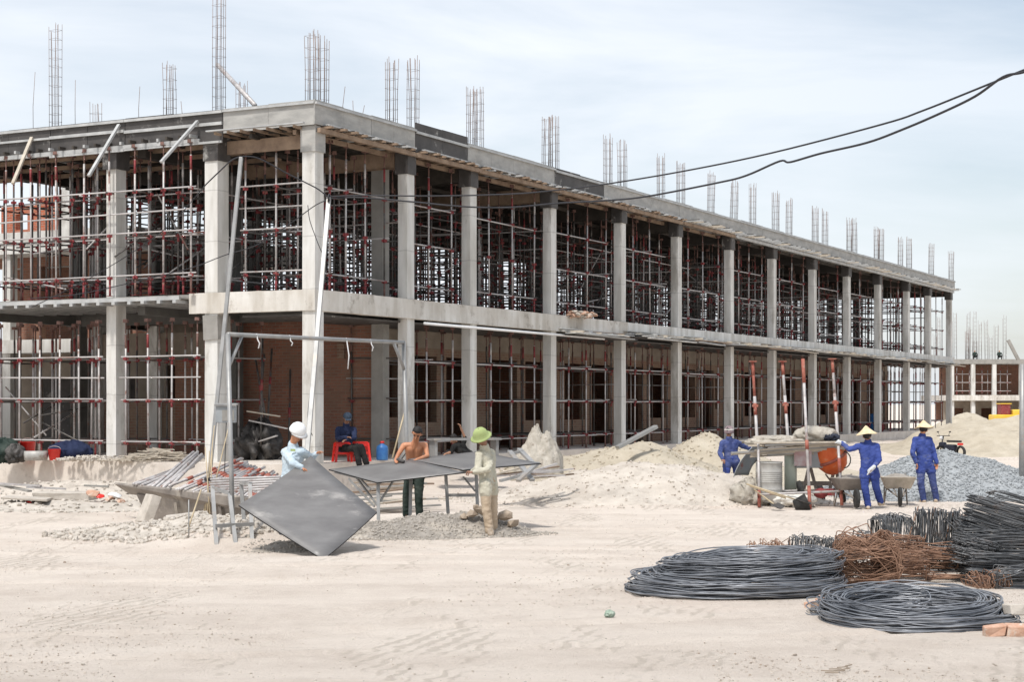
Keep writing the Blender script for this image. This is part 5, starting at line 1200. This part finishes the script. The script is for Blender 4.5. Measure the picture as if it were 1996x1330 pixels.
# ================================================================ CONCRETE MIXER AND ITS FRAME
mxr = thing('concrete_mixer', 'concrete mixer with an orange drum and grey engine box', 'mixer', (pos(1597,35.6), 35.6, .0))
def mp_(x, y, Y=35.6): return px(x, y, Y)-mxr.location
c = mp_(1619,891,35.3); Mr = Matrix.Rotation(R(-28),3,'Y')@Matrix.Rotation(R(12),3,'X')
m = MB(); m.lathe([(.0005,-.36),(.16,-.35),(.25,-.27),(.33,-.10),(.345,.0),(.345,.05),(.33,.12),(.25,.33),(.19,.42),(.185,.43),(.17,.41),(.17,.3)], 30, Mr)
m.build('drum', M['orange'], mxr, c)
m = MB(); m.lathe([(.348,-.03),(.37,-.025),(.37,.03),(.348,.035)], 30, Mr); m.build('ring_gear', M['red_bright'], mxr, c)
m = MB(); m.box((0,0,0), (.56,.40,.50)); bevel(m.build('engine_box', M['greybox'], mxr, mp_(1575,889,35.3)), .02)
m = MB(); m.box((0,0,0), (.36,.02,.40)); m.build('panel', M['orange'] if 0 else mat('faded_red', (.36,.2,.19), (.46,.4,.4), 5, .7), mxr, mp_(1565,890,34.97))
for (xa, xb, xc) in ((1578,1566,1592),(1628,1617,1638)):
    for xx in (xb, xc):
        m = MB(); m.bar(mp_(xa,905), mp_(xx,958), .07, .06); m.build('leg', M['formsteel'], mxr)
m = MB(); m.bar(mp_(1558,943), mp_(1645,943), .08, .09); m.bar(mp_(1558,958,35.1), mp_(1645,957,35.1), .07, .07); m.build('frame', M['formsteel'], mxr)
for (x, y, Y) in ((1561,956,34.9),(1640,962,34.9),(1600,958,36.2)):
    m = MB(); m.lathe([(.0005,-.05),(.14,-.05),(.20,-.035),(.20,.035),(.14,.05),(.0005,.05)], 20, Matrix.Rotation(R(75),3,'Y')); m.build('wheel', M['rubber'], mxr, mp_(x,y,Y))
m = MB(); sphere_pts(m, (0,0,0), .12, 7, 0, (1.3,1,.9)); m.box((.18,0,.02), (.2,.12,.14)); m.build('motor', M['red'], mxr, mp_(1600,962,35))
m = MB(); pts = [mp_(1645+13*math.cos(a), 897+16*math.sin(a), 35) for a in [k*math.pi/8-1.6 for k in range(9)]]; m.path(pts, .014, 6); m.build('hose', M['rubber'], mxr)
# frame of tubes round the mixer
fr = thing('tube_frame', 'low tube frame with red painted feet around the mixer and drum', 'frame', (0,0,0))
def tubebits(p, q, parent, r=.028, reds=(), name='post', mt='galv'):
    m = MB(); m.tube(p, q, r, 8, 0)
    for (a, b_) in reds: m.tube(p.lerp(q, a), p.lerp(q, b_), r+.007, 8, 1)
    return m.build(name, [M[mt], M['red_bright']], parent)
def down(v, z=-.05): return Vector((v.x, v.y, z))
tubebits(px(1480,990,34.4), px(1478,862,34.7), fr, reds=((0,.26),(.14,.2)))
tubebits(px(1579,996,34.0), px(1565,700,34.6), fr, .030, reds=((0,.16),(.40,.46),(.84,1)))
tubebits(px(1641,986,34.4), px(1634,870,34.6), fr, reds=((0,.30),(.18,.24),(.55,.8)))
tubebits(px(1476,965,34.5), px(1640,958,34.45), fr, .024, name='rail'); tubebits(px(1478,960,34.9), px(1642,954,35.3), fr, .024, name='rail')
rg = random.Random(71)
for k in range(9):
    y = 862+k*2.6; x0 = 1425 if k in (4,5) else 1468+rg.uniform(-12,30); x1 = 1655-rg.uniform(0,14)
    Y0 = 34.6+.05*k; m = MB(); m.bar(px(x0, y+7+(4 if k in (4,5) else rg.uniform(-5,3)), Y0), px(x1, y-2+rg.uniform(-2,2), Y0+.2), .06, .035)
    tag(m.build('pale_rail', M[('wood_pale','post','wood_pale')[k % 3]]), 'pale rail in the bundle lying across the mixer frame', 'rail', 'rails lying across the mixer frame')
PR = [(1467,705,1476,874,36.4,'leftmost'),(1525,705,1537,868,36.6,'second from the left'),(1622,700,1634,866,36.6,'rightmost')]
for (x0,y0,x1,y1,Y,w) in PR:
    top, bot = px(x0,y0,Y), px(x1+4,y1+60,Y-.4); m = MB()
    m.tube(bot, bot.lerp(top,.70), .034, 9, 0); m.tube(bot.lerp(top,.54), bot.lerp(top,.64), .038, 9, 1); m.tube(bot.lerp(top,.68), top, .030, 9, 1 if w == 'leftmost' else 0)
    m.tube(bot.lerp(top,.88), top, .034, 9, 1); m.box(bot.lerp(top,.62), (.12,.08,.06), None, 1); m.box(top, (.16,.16,.02), None, 1)
    tag(m.build('steel_prop', [M['galv'], M['red_bright']]), 'tall red and grey steel prop standing behind the mixer frame, '+w, 'steel prop', 'steel props standing behind the mixer frame')
bar_ = thing('steel_drum', 'ribbed grey steel drum standing left of the mixer', 'drum', (pos(1499,34.9), 34.9, .08))
m = MB(); r = .27; pr = [(.0005,.0),(r,.0),(r+.006,.01)]
for z in (.22,.26,.42,.46,.5,.54,.58,.62): pr += [(r,z-.015),(r+.010,z),(r,z+.015)]
pr += [(r,.80),(r+.012,.81),(r+.006,.83),(r-.01,.82),(r-.012,.55)]
m.lathe(pr, 32); m.build('shell', M['drum'], bar_)
m = MB(); m.lathe([(.0005,.60),(.255,.60)], 24); m.build('water', M['darkmetal'], bar_)
# tarpaulin chute
m = MB(); A, B, Cc, D = px(1466,873,35.4), px(1498,868,35.9), px(1458,927,35.6), px(1430,931,35.0)
m = sheet('s', A, B, Cc, D, .012, .12); o_ = recalc(m.build('chute', [M['greybox'], M['darkmetal']])); tag(o_, 'grey sagging sheet hanging down from the mixer frame beside the worker in the beanie', 'sheet')
m = sheet('s', px(1478,866,35.9), px(1500,868,36.2), px(1474,900,36.2), px(1462,915,35.9), .015, .02); tag(recalc(m.build('rubber_flap', [M['rubber'], M['rubber']])), 'black rubber flap beside the grey hanging sheet', 'flap')
sack('cloth_bundle', 'pale sack lying on the rails of the mixer frame', px(1590,849,35.1), (.42,.25,.17), 21, fold=.14, cat='sack')
sack('cloth_bundle', 'flat crumpled cloth over the left end of the rails', px(1512,862,35.0), (.5,.25,.10), 23, fold=.3, cat='cloth')
sack('cloth_bundle', 'black rag on top of the rails at the right end', px(1618,853,35.0), (.16,.18,.09), 25, 'blackcloth', fold=.2, cat='rag')
sack('cement_bag', 'torn cream paper bag on the ground left of the tube frame', px(1466,966,34.9), (.30,.24,.24), 27, 'cloth_sack', fold=.45, cat='bag')
sack('cement_bag', 'pale bag behind the shovels under the tube frame', px(1548,978,34.7), (.35,.2,.14), 28, 'paper', fold=.25, cat='bag')
# green oxygen-like cylinder between drum and mixer
m = MB(); m.path([px(1541,960,35.3), px(1541,875,35.3), px(1541,866,35.3)], [.13,.13,.05], 16); tag(m.build('gas_cylinder', mat('pale_green', (.40,.46,.40), (.5,.55,.48), 4, .6)), 'tall pale green cylinder between the ribbed drum and the mixer', 'cylinder')
def shovel(label, p, q, w=.24):
    t = thing('shovel', label, 'shovel', (0,0,0), 0, 'shovels under the tube frame')
    m = MB(); m.tube(p, q, .016, 7); m.build('handle', M['bamboo'], t)
    d = (q-p).normalized(); m = MB(); s_ = d.cross(Vector((0,0,1))).normalized(); n_ = s_.cross(d)
    a = q; vs = []
    for k in range(7):
        u = k/6; ww = w/2*(.75+.4*math.sin(u*2.2)) if u < .8 else w/2*(1-(u-.8)*2.6)
        for j in (-1,-.5,0,.5,1): vs.append(a+d*u*.30+s_*j*ww+n_*(.03*j*j-.0))
    fs = [(k*5+j, k*5+j+1, k*5+j+6, k*5+j+5) for k in range(6) for j in range(4)]
    m.add(vs, fs, 0, True); o_ = m.build('blade', M['darkmetal'], t); sd_ = o_.modifiers.new('s','SOLIDIFY'); sd_.thickness = .006
shovel('shovel lying under the frame, blade by the front post', px(1455,944,34.2), px(1552,975,33.8))
shovel('shovel with its dark blade pointing at the camera, beside the front post', px(1470,955,34.5), px(1508,983,33.7))
m = MB(); m.tube(px(1462,948,34.3), px(1532,972,34.0), .016, 6); tag(m.build('stick', M['bamboo']), 'bare handle lying across the shovels under the tube frame', 'stick')
bk = thing('bucket', 'black rubber bucket tipped over at the front of the tube frame', 'bucket', px(1561,983,33.8))
m = MB(); m.lathe([(.0005,-.13),(.12,-.13),(.17,.12),(.18,.13),(.165,.125),(.115,-.11)], 20, Matrix.Rotation(R(70),3,'Y')); m.build('shell', M['rubber'], bk)
# wheelbarrows
def barrow(label, X, Y, rot, mt):
    t = thing('wheelbarrow', label, 'wheelbarrow', (X, Y, .0), rot, 'wheelbarrows by the gravel')
    m = MB(); a = [(-.24,-.30,.36),(.24,-.30,.36),(.22,.24,.36),(-.22,.24,.36)]; b_ = [(-.33,-.48,.60),(.33,-.48,.60),(.31,.42,.58),(-.31,.42,.58)]
    m.add(a+b_, [(0,1,2,3),(0,4,5,1),(1,5,6,2),(2,6,7,3),(3,7,4,0)]); o_ = m.build('tray', M[mt], t); sd_ = o_.modifiers.new('s','SOLIDIFY'); sd_.thickness = .012
    m = MB(); nn = 10; vs = []
    for j in range(nn+1):
        for i in range(nn+1):
            u, v = i/nn*2-1, j/nn*2-1; vs.append((u*.29, v*.40-.03, .56+.10*(1-u*u)*(1-v*v)+.025*fbm(u*3,v*3,X)))
    m.add(vs, [(j*(nn+1)+i, j*(nn+1)+i+1, (j+1)*(nn+1)+i+1, (j+1)*(nn+1)+i) for j in range(nn) for i in range(nn)], 0, True); m.build('load', M['dirt_grey'], t)
    m = MB(); m.path([(-.27,.95,.62),(-.22,.2,.35),(-.07,-.55,.22)], .018, 7); m.path([(.27,.95,.62),(.22,.2,.35),(.07,-.55,.22)], .018, 7)
    m.path([(-.2,-.2,.36),(-.2,-.28,.02)], .016, 6) if 0 else None
    m.build('frame', M['formsteel'], t)
    for s_ in (-1,1):
        m = MB(); m.path([(s_*.20,.15,.36),(s_*.24,.32,.0),(s_*.22,.42,.36)], .016, 6); m.build('leg', M['formsteel'], t)
        m = MB(); m.path([(s_*.10,-.30,.36),(s_*.06,-.55,.20)], .014, 6); m.build('strut', M['formsteel'], t)
    m = MB(); m.lathe([(.0005,-.035),(.13,-.035),(.185,-.03),(.20,0),(.185,.03),(.13,.035),(.0005,.035)], 22, Matrix.Rotation(R(90),3,'Y')); m.build('wheel', M['rubber'], t, (0,-.56,.20))
barrow('wheelbarrow left of the worker with the outstretched arm', pos(1664,34.2), 34.6, .05, 'formsteel')
barrow('wheelbarrow between the two workers in straw hats', pos(1753,35.0), 35.2, -.12, 'wood_pale')

# ================================================================ MOTORCYCLE, POLE, BARREL, PLINTH CLUTTER
mc = thing('motorcycle', 'dark motorcycle parked at the far end of the long building', 'motorcycle', (pos(1853,66), 66, gz(pos(1853,66),66)+.02), R(205)); mc.scale = (.95,.95,.85)
for y in (-.62,.62):
    m = MB(); m.lathe([(.20,-.045),(.27,-.05),(.30,0),(.27,.05),(.20,.045)], 22, Matrix.Rotation(R(90),3,'Y')); m.build('wheel', M['rubber'], mc, (0,y,.30))
m = MB(); m.box((0,.0,.48), (.26,.6,.3)); m.box((0,-.5,.62), (.22,.3,.22)); m.box((0,.0,.3), (.3,.4,.2)); bevel(m.build('body', M['rust'] if 0 else M['blackcloth'], mc), .06)
m = MB(); m.box((0,.22,.78), (.24,.7,.09)); bevel(m.build('seat', M['rubber'], mc), .03)
m = MB(); m.tube((-.34,-.45,1.02), (.34,-.45,1.02), .018, 7); m.tube((0,-.45,1.0), (0,-.64,.35), .03, 7); m.build('handlebar', M['darkmetal'], mc)
m = MB(); sphere_pts(m, (0,-.56,.92), .10, 7); m.build('headlight', M['white'], mc)
for s_ in (-1,1):
    m = MB(); m.tube((s_*.22,-.42,1.02), (s_*.30,-.42,1.18), .008, 5); m.box((s_*.31,-.42,1.2), (.10,.02,.06)); m.build('mirror', M['darkmetal'], mc)
m = MB(); m.box((0,.6,.66), (.2,.12,.10)); m.build('tail_light', M['redplastic'], mc)
pl_ = thing('lamp_pole', 'pale grey pole at the right edge of the picture', 'pole', (pos(1993,38), 38, 0))
m = MB(); m.tube((0,0,-.1), (0,0,3.0), .085, 14, r2=.055); m.build('shaft', M['post'], pl_); m = MB(); m.box((0,0,.03), (.3,.3,.06)); m.build('base', M['dark_concrete'], pl_)
m = MB(); m.lathe([(.0005,0),(.27,0),(.29,.3),(.27,.32),(.29,.6),(.27,.85),(.0005,.86)], 22); tag(m.build('barrel', M['blueplastic'], None, W(49.5,1.0,FL)), 'blue barrel standing in the ground floor near the far end', 'barrel')
jg = thing('water_jug', 'blue water jug on the floor right of the seated man', 'jug', (pos(745,40.0), 40.0, FL))
m = MB(); m.lathe([(.0005,0),(.13,0),(.14,.03),(.14,.28),(.12,.34),(.045,.38),(.04,.43),(.0005,.43)], 20); m.build('jug', M['blueplastic'], jg)
m = MB(); m.lathe([(.045,.40),(.05,.41),(.05,.45),(.0005,.455)], 14); m.build('cap', M['redplastic'], jg)
def bucket(label, x, Y, mt, h=.30, r=.16):
    t = thing('bucket', label, 'bucket', (pos(x,Y), Y, FL)); m = MB(); m.lathe([(.0005,0),(r*.75,0),(r,h),(r+.012,h+.005),(r-.01,h),(r*.7,.02)], 20); m.build('shell', M[mt], t)
    m = MB(); m.path([(r*math.cos(a), 0, h+r*.5*math.sin(a)) for a in [k*math.pi/8 for k in range(9)]], .006, 5); m.build('handle', M['galv'], t)
bucket('red bucket on the plinth, far left, on top of a pale tub', 54, 40.4, 'redplastic', .42, .19); bucket('red bucket on the plinth beside the dark blue bag', 106, 39.9, 'redplastic', .26, .15)
m = MB(); m.lathe([(.0005,0),(.26,0),(.28,.12),(.27,.22),(.0005,.22)], 20); tag(m.build('tub', M['drum'], None, (pos(70,39.9), 39.9, FL)), 'pale tub on the plinth in front of the red bucket', 'tub')
sack('bag', 'dark blue bag on the plinth right of the red buckets', Vector((pos(138,40.3), 40.3, FL+.19)), (.42,.25,.23), 33, 'f_navy', fold=.2, cat='bag')
sack('bag', 'dark green sack on the plinth at the far left edge', Vector((pos(8,40.2), 40.2, FL+.18)), (.35,.25,.26), 34, 'f_darkgreen', fold=.25, cat='bag')
sack('bag', 'dark brown sack on the plinth beside the dark green one', Vector((pos(32,40.0), 40.0, FL+.14)), (.22,.22,.2), 35, 'darkmetal', fold=.25, cat='bag')
m = MB(); rg = random.Random(81)
for k in range(150):
    x = rg.gauss(300,38); y = rg.uniform(0,.28)*max(.1, 1-abs(x-310)/95); Yk = rg.uniform(37.9,38.6)+(613-x)/90*.45*.0
    p = Vector((pos(x,39.0), rg.uniform(38.8,39.6), FL+.02+y)); a = rg.gauss(0,.5); l = rg.uniform(.25,.7)
    d = Vector((math.cos(a), math.sin(a)*.6, rg.gauss(0,.08)))*l/2; m.bar(p-d, p+d, .022, .018)
kind(m.build('offcuts', M['wood_pale']), 'stuff')['label'] = 'tangled heap of pale wood offcuts on the plinth edge'
m = MB()
for k in range(260):
    x = rg.uniform(110,260); m.stone(Vector((pos(x,39.3), rg.uniform(39.0,39.8), FL+.02+rg.uniform(0,.13)*max(0,1-abs(x-180)/80))), rg.uniform(.02,.06), (1,1,.6), 0, rg)
kind(m.build('rubble_bits', M['rubble']), 'stuff')['label'] = 'broken rubble strewn along the plinth edge at the left'
# clutter in the corner room
LB = ['steel pole leaning on the brick wall of the corner room, %s' % s for s in ('leftmost','second','third','fourth','fifth')]
for k, (x0,y0,x1,y1,Y) in enumerate(((500,860,515,690,41.5),(520,800,498,700,41.2),(508,840,512,655,40.6),(522,790,530,680,41.8),(562,880,566,720,41.9))):
    m = MB(); m.tube(px(x0,y0+30,Y-.6), px(x1,y1,Y), .026, 7, 0); m.tube(px(x0,y0+30,Y-.6).lerp(px(x1,y1,Y),.5), px(x0,y0+30,Y-.6).lerp(px(x1,y1,Y),.6), .034, 7, 1)
    tag(m.build('pole', [M['galv_shaded'], M['red']]), LB[k], 'pole', 'poles leaning in the corner room')
sack('tarpaulin', 'dark grey tarpaulin heap in the corner room', Vector((pos(505,40.4), 40.4, FL+.35)), (.40,.5,.42), 37, 'darkmetal', fold=.35, cat='tarpaulin')
for k, (x0,y0,x1,y1) in enumerate(((482,802,545,812),(486,820,560,836),(484,868,540,850))):
    m = MB(); m.bar(px(x0,y0,40.2), px(x1,y1,39.8), .07, .03); tag(m.build('plank', M['galv' if k else 'wood_pale']), 'pale board propped across the corner room, '+('upper','middle','lower')[k], 'plank')
m = MB(); m.tube(px(765,893,37.0), px(790,798,37.4), .018, 7); tag(m.build('stick', M['bamboo']), 'pale stick leaning against the second front column', 'stick')
m = MB(); m.bx(-.9,.9,-.2,.2,0,.05); m.bx(-.85,-.78,-.15,.15,-.45,0); m.bx(.78,.85,-.15,.15,-.45,0)
tag(m.build('work_bench', M['post'], None, (pos(905,40.2), 40.2, FL+.47), (0,0,.5)), 'pale bench in the shade in front of the crouching man', 'bench')

# ================================================================ CABLES
def cable(label, pts, r=.014, seg=6, mt='cable'):
    P = [px(*p) for p in pts]; out = []
    for i in range(len(P)-1):
        p0, p1, p2, p3 = P[max(i-1,0)], P[i], P[i+1], P[min(i+2, len(P)-1)]
        for k in range(seg):
            t_ = k/seg; out.append(.5*((2*p1)+(p2-p0)*t_+(2*p0-5*p1+4*p2-p3)*t_*t_+(3*p1-p0-3*p2+p3)*t_**3))
    out.append(P[-1]); m = MB(); m.path(out, r, 6); return tag(m.build('power_cable', M[mt]), label, 'cable')
cable('thin twisted power cable crossing the sky, the upper of two', [(2060,112,22),(1996,136,22.5),(1900,175,23.5),(1800,215,24.5),(1720,242,25.3),(1500,299,28),(1330,334,30),(1180,359,31.5),(1090,370,32),(1000,378,32.6),(850,382,33.4),(700,381,34),(641,384,34.2)], .015)
cable('sagging power cable below the thin one, with a kink above the building', [(2060,116,21.6),(1996,140,22),(1955,150,22.3),(1900,188,23),(1830,222,24),(1760,252,24.8),(1690,278,25.5),(1600,299,26.5),(1540,316,27.2),(1520,314,27.4),(1455,342,28.2),(1400,356,29),(1260,383,30.5),(1180,391,31.3),(1090,396,32),(1000,404,32.7),(930,404,33.2),(870,400,33.6),(800,393,34),(700,385,34.1),(642,387,34.2)], .018)
cable('dark cable looping from the tall right post to the top of the tall left post', [(641,386,34.15),(622,370,34.1),(600,358,34),(560,338,33.9),(520,316,33.7),(495,306,33.6),(470,305,33.5)], .014)
cable('dark cable hanging from the tall left post down across the left column', [(470,305,33.5),(452,312,33.6),(430,332,34),(405,356,34.6),(396,366,36.3)], .014)
cable('thin cable running from the right post down across the left facade scaffold', [(637,390,34.2),(612,402,34.6),(560,440,35),(500,478,35.6),(440,497,36.2),(380,520,36.8),(320,536,37.2),(240,555,38),(150,574,38.8),(60,582,39.5)], .010)
cable('thin cable from the left column up across the far left scaffold', [(396,366,36.3),(340,430,37),(290,470,37.6),(230,510,38.2),(150,556,39),(60,600,39.6)], .009)
cable('wire hanging down the corner column to the white helmet', [(600,400,34.4),(604,430,34.6),(618,470,34.7),(632,510,34.8),(629,560,34.9),(620,640,34.5),(605,760,33.8),(600,820,33.5),(609,850,33.5)], .008)
m = MB(); 
for k in range(5): m.lathe([(.05+.01*k,-.01),(.06+.01*k,0),(.05+.01*k,.01)], 14, Matrix.Rotation(R(70+8*k),3,'Y'))
tag(m.build('cable_knot', M['cable'], None, px(641,386,34.15)), 'knot of cable tied at the top of the tall right post', 'cable knot')

# ================================================================ FOREGROUND WIRE COILS AND STIRRUPS
def coil(label, cx, cy, r, thick, hgt, n, seed, tilt=(0,0), z0=.0, ell=1.0, rot=0, mt='wire', wr=.0075, loose=.0, group='coils of steel wire'):
    rg = random.Random(seed); t = MB(); NS = 66
    for k in range(n):
        rr_ = r+rg.uniform(-thick, thick)*(.6+.4*rg.random()); zz = rg.random()**1.1*hgt; ox, oy = rg.gauss(0,.035), rg.gauss(0,.035)
        a1, a2, a3 = rg.uniform(0,6.28), rg.uniform(0,6.28), rg.uniform(0,6.28); A1, A2 = rg.uniform(.0,.05), rg.uniform(0,.05)*(1+loose); tz = rg.uniform(.0,.05)*(1+loose)
        pts = []
        for j in range(NS):
            a = 2*math.pi*j/NS; q = rr_*(1+A1*math.cos(2*a+a1)+.018*math.cos(3*a+a2)+.006*math.sin(7*a+a3))
            x, y = q*math.cos(a)+ox, q*math.sin(a)*ell+oy; z = zz+tz*math.sin(a+a2)+A2*.5*math.sin(2*a+a3)+.03*noise.noise(Vector((math.cos(a)*2, math.sin(a)*2, k*.5+seed)))
            z = max(.012, z+tilt[0]*x+tilt[1]*y)
            pts.append((x*math.cos(rot)-y*math.sin(rot), x*math.sin(rot)+y*math.cos(rot), z))
        t.path(pts, wr, 5, closed=True)
    root = t.build('wire_coil', M[mt], None, (cx, cy, z0+gz(cx,cy))); return tag(root, label, 'wire coil', group)
coil('flat lower coil of black wire at the left of the foreground heap', pos(1440,19.05), 19.15, 1.05, .16, .16, 90, 101, ell=.92)
coil('thick upper coil of black wire, stacked on the flat one and slumping to the left', pos(1465,19.2), 19.35, .78, .30, .24, 160, 102, tilt=(.05,-.02), z0=.12, ell=.95)
coil('long loose coil of wire peeping out at the left end of the heap', pos(1400,18.9), 18.95, .95, .08, .05, 26, 103, ell=.85, z0=.0)
coil('large round coil of wire in the right foreground', pos(1788,16.35), 16.40, .82, .10, .10, 70, 104, ell=1.0)
coil('second coil of wire lying askew on the large round one', pos(1782,16.5), 16.6, .76, .11, .11, 56, 105, tilt=(.02,.05), z0=.09, ell=.97, loose=.6)
coil('loose strands of wire fanning out left of the large round coil', pos(1700,17.0), 17.05, .55, .12, .08, 22, 106, ell=.7, loose=1.5)
def stirrups(label, c, n, w, h, axis_, up, gap=.012, jit=.02, seed=0, mt='wire_dark', r=.0055, fan=0.0, hook=True, group='bundles of bent rebar stirrups'):
    rg = random.Random(seed); t = MB(); a = Vector(axis_).normalized(); u = Vector(up); u = (u-a*u.dot(a)).normalized(); s_ = a.cross(u)
    for k in range(n):
        o_ = a*((k-n/2)*gap+rg.gauss(0,jit*.5))+s_*rg.gauss(0,jit)+u*rg.gauss(0,jit)
        R_ = Matrix.Rotation(rg.gauss(0,.05+fan), 3, a)@Matrix.Rotation(rg.gauss(0,.05+fan*.5), 3, s_)@Matrix.Rotation(rg.gauss(0,.05), 3, u)
        q = []; ww, hh = w/2*rg.uniform(.95,1.05), h/2*rg.uniform(.95,1.05); rc = .02
        for (sx, sy, st) in ((1,1,0),(-1,1,90),(-1,-1,180),(1,-1,270)):
            for e in (0, 45, 90):
                an = R(st+e); q.append((sx*(ww-rc)+rc*math.cos(an), sy*(hh-rc)+rc*math.sin(an)))
        pts = [Vector(c)+o_+R_@(s_*x+u*y) for x, y in q]
        for p in pts: p.z = max(p.z, .01+gz(p.x, p.y))
        if hook: pts = [pts[1]+R_@(s_*-.05+u*-.05)]+pts[1:]+[pts[0], pts[1], pts[1]+R_@(s_*-.06+u*-.035)]
        t.path(pts, r, 4, closed=not hook, smooth=True)
    return tag(t.build('stirrup_bundle', M[mt]), label, 'stirrup bundle', group)
S_ = stirrups
# big black stack at the right edge
S_('top bundle of black stirrups on the right-hand stack, sloping down to the right', px(1942,1020,20.4), 70, .75, .34, (.30,.0,1), (0,1,0), .0075, .010, 1, r=.0065)
S_('black stirrup bundle below the top one, lying level at the right edge', px(1938,1070,20.2), 60, .85, .36, (0,.05,1), (0,1,0), .0075, .015, 2, r=.0065)
S_('lowest black stirrup bundle of the right-hand stack', px(1945,1116,19.9), 60, .80, .40, (.05,.05,1), (0,1,0), .008, .02, 3, r=.0065)
S_('black stirrup bundle leaning against the back of the right-hand stack', px(1975,1000,20.9), 30, .6, .45, (.25,.2,1), (0,1,0), .014, .02, 4)
S_('black stirrup bundle at the bottom right corner of the stack', px(1985,1145,19.3), 30, .5, .35, (.1,1,.1), (0,0,1), .014, .03, 5, fan=.1)
S_('brownish stirrup bundle half hidden under the right-hand stack', px(1925,1138,19.4), 30, .35, .16, (1,.2,.1), (0,0,1), .014, .03, 6, mt='rust', fan=.15)
# middle stacks
S_('black bundle of stirrups standing on edge, left of the twin stacks', px(1738,1038,21.3), 54, .34, .36, (1,.25,.0), (0,0,1), .008, .02, 7, fan=.07)
S_('black bundle of stirrups standing on edge, right of the twin stacks', px(1828,1032,21.2), 60, .36, .44, (1,-.2,-.05), (.15,0,1), .009, .02, 8, fan=.08)
S_('fanned black stirrups beside the right-hand stack', px(1880,1045,21.0), 22, .34, .40, (1,.1,.2), (.4,0,1), .014, .02, 9, fan=.12)
# rusty
S_('rust-brown bundle of stirrups tied in the middle', px(1690,1090,19.6), 95, .66, .30, (.15,1,.35), (0,.2,1), .005, .03, 10, mt='rust', fan=.32)
S_('rusty stirrups heaped between the tied bundle and the twin stacks', px(1755,1078,20.3), 50, .46, .30, (.2,.5,1), (.3,1,0), .006, .05, 21, mt='rust', fan=.4)
S_('grey stirrups scattered at the foot of the right twin stack', px(1845,1092,20.4), 40, .42, .26, (.1,.4,1), (.1,1,.2), .006, .05, 22, fan=.4)
S_('black stirrups slipping off the left side of the right-hand stack', px(1893,1080,20.0), 36, .40, .34, (.3,.2,1), (.2,1,.1), .009, .04, 23, fan=.2)
S_('rusty stirrups splayed flat right of the tied bundle', px(1760,1100,19.7), 34, .50, .28, (0,.3,1), (.2,1,0), .006, .06, 11, mt='rust', fan=.2)
S_('thin rusty rods and stirrups below the twin stacks', px(1830,1085,20.2), 30, .48, .26, (.1,.4,1), (.2,1,0), .007, .05, 12, mt='rust', fan=.2)
S_('tangled thin stirrups behind the rusty bundle', px(1670,1070,20.6), 34, .34, .22, (1,.3,.3), (0,0,1), .014, .03, 13, fan=.35)
S_('grey-black stirrups lying behind the left coils', px(1585,1068,21.0), 40, .30, .22, (1,.1,-.1), (0,0,1), .014, .018, 14, fan=.12)
S_('thin low bundle of stirrups trailing to the left behind the coils', px(1500,1070,21.6), 26, .30, .12, (1,.1,.0), (0,0,1), .02, .02, 15, fan=.2, mt='rust')
rc = thing('rebar_frame', 'rusty rebar frame poking up behind the twin stirrup stacks', 'rebar frame', (0,0,0))
for (a_, b_) in (((1787,1000,21.4),(1890,1006,21.5)),((1790,988,21.4),(1768,1060,21.0)),((1823,990,21.3),(1795,1075,20.9)),((1893,1000,21.5),(1872,1045,21.2)),((1858,1000,21.4),(1840,1060,21.0))):
    m = MB(); m.tube(px(*a_), px(*b_), .0085, 6); m.build('bar', M['rust'], rc)
for k in range(12):
    x = rg.uniform(1790,1890); y = rg.uniform(1085,1125); m = MB(); a = rg.uniform(-.5,.5); p = px(x, y, 19.9); p.z = .05+rg.uniform(0,.06); d = Vector((math.cos(a)*.35, math.sin(a)*.35, rg.uniform(-.02,.03)))
    m.tube(p-d, p+d, .007, 5); tag(m.build('rod', M['rust']), 'loose rusty rod lying below the twin stirrup stacks', 'rod', 'loose rusty rods')
# bricks and bits in the foreground
BR = [(1936,1228,.20,.10,.11,.1,'orange-pink broken brick lying in front of the large round coil'),(1985,1228,.22,.11,.11,-.1,'pinkish broken brick at the right edge, right of the orange one'),(1980,1206,.2,.14,.10,.3,'pale concrete lump stacked on the bricks at the right edge'),(1590,1172,.2,.1,.07,.5,'half brick half buried left of the large round coil'),(1600,1160,.14,.1,.05,1.0,'small pale lump above the half-buried brick')]
for i, (x,y,a,b_,c_,rz,lb) in enumerate(BR):
    p = gp(x, y+8, .03); m = MB(); m.box((0,0,0), (a,b_,c_), Matrix.Rotation(rz,3,'Z')@Matrix.Rotation(.15*math.sin(i*2),3,'X'), 0, .018)
    bevel(tag(m.build('broken_brick', M['brickbit' if i != 2 else 'rubble'], None, (p.x, p.y, c_/2+gz(p.x,p.y)-.01+(.11 if i == 2 else 0))), lb, 'brick'), .012)
p = gp(1420,1170); m = MB(); m.box((0,0,0), (.29,.03,.022), Matrix.Rotation(-.05,3,'Z')); tag(m.build('wood_strip', M['paper'], None, (p.x,p.y,gz(p.x,p.y)+.02)), 'pale strip of wood lying in front of the left coils', 'strip')
p = gp(1188,1202); sack('crumpled_ball', 'small crumpled green ball of litter alone on the open ground', Vector((p.x,p.y,gz(p.x,p.y)+.035)), (.042,.038,.032), 44, 'greenrubber', fold=.3, cat='litter')
m = MB()
for k in range(7):
    p = gp(1600+k*8, 1316-k*1.5+(k % 2)*5); a = -.3+.2*k; m.bar(p+Vector((0,0,gz(p.x,p.y)+.02)), p+Vector((.10*math.cos(a),.08*math.sin(a),gz(p.x,p.y)+.02)), .010, .008)
tag(m.build('twigs', M['clod']), 'few dry twigs on the ground at the bottom edge of the picture', 'twigs')

bpy.data.scenes.remove(TMP)
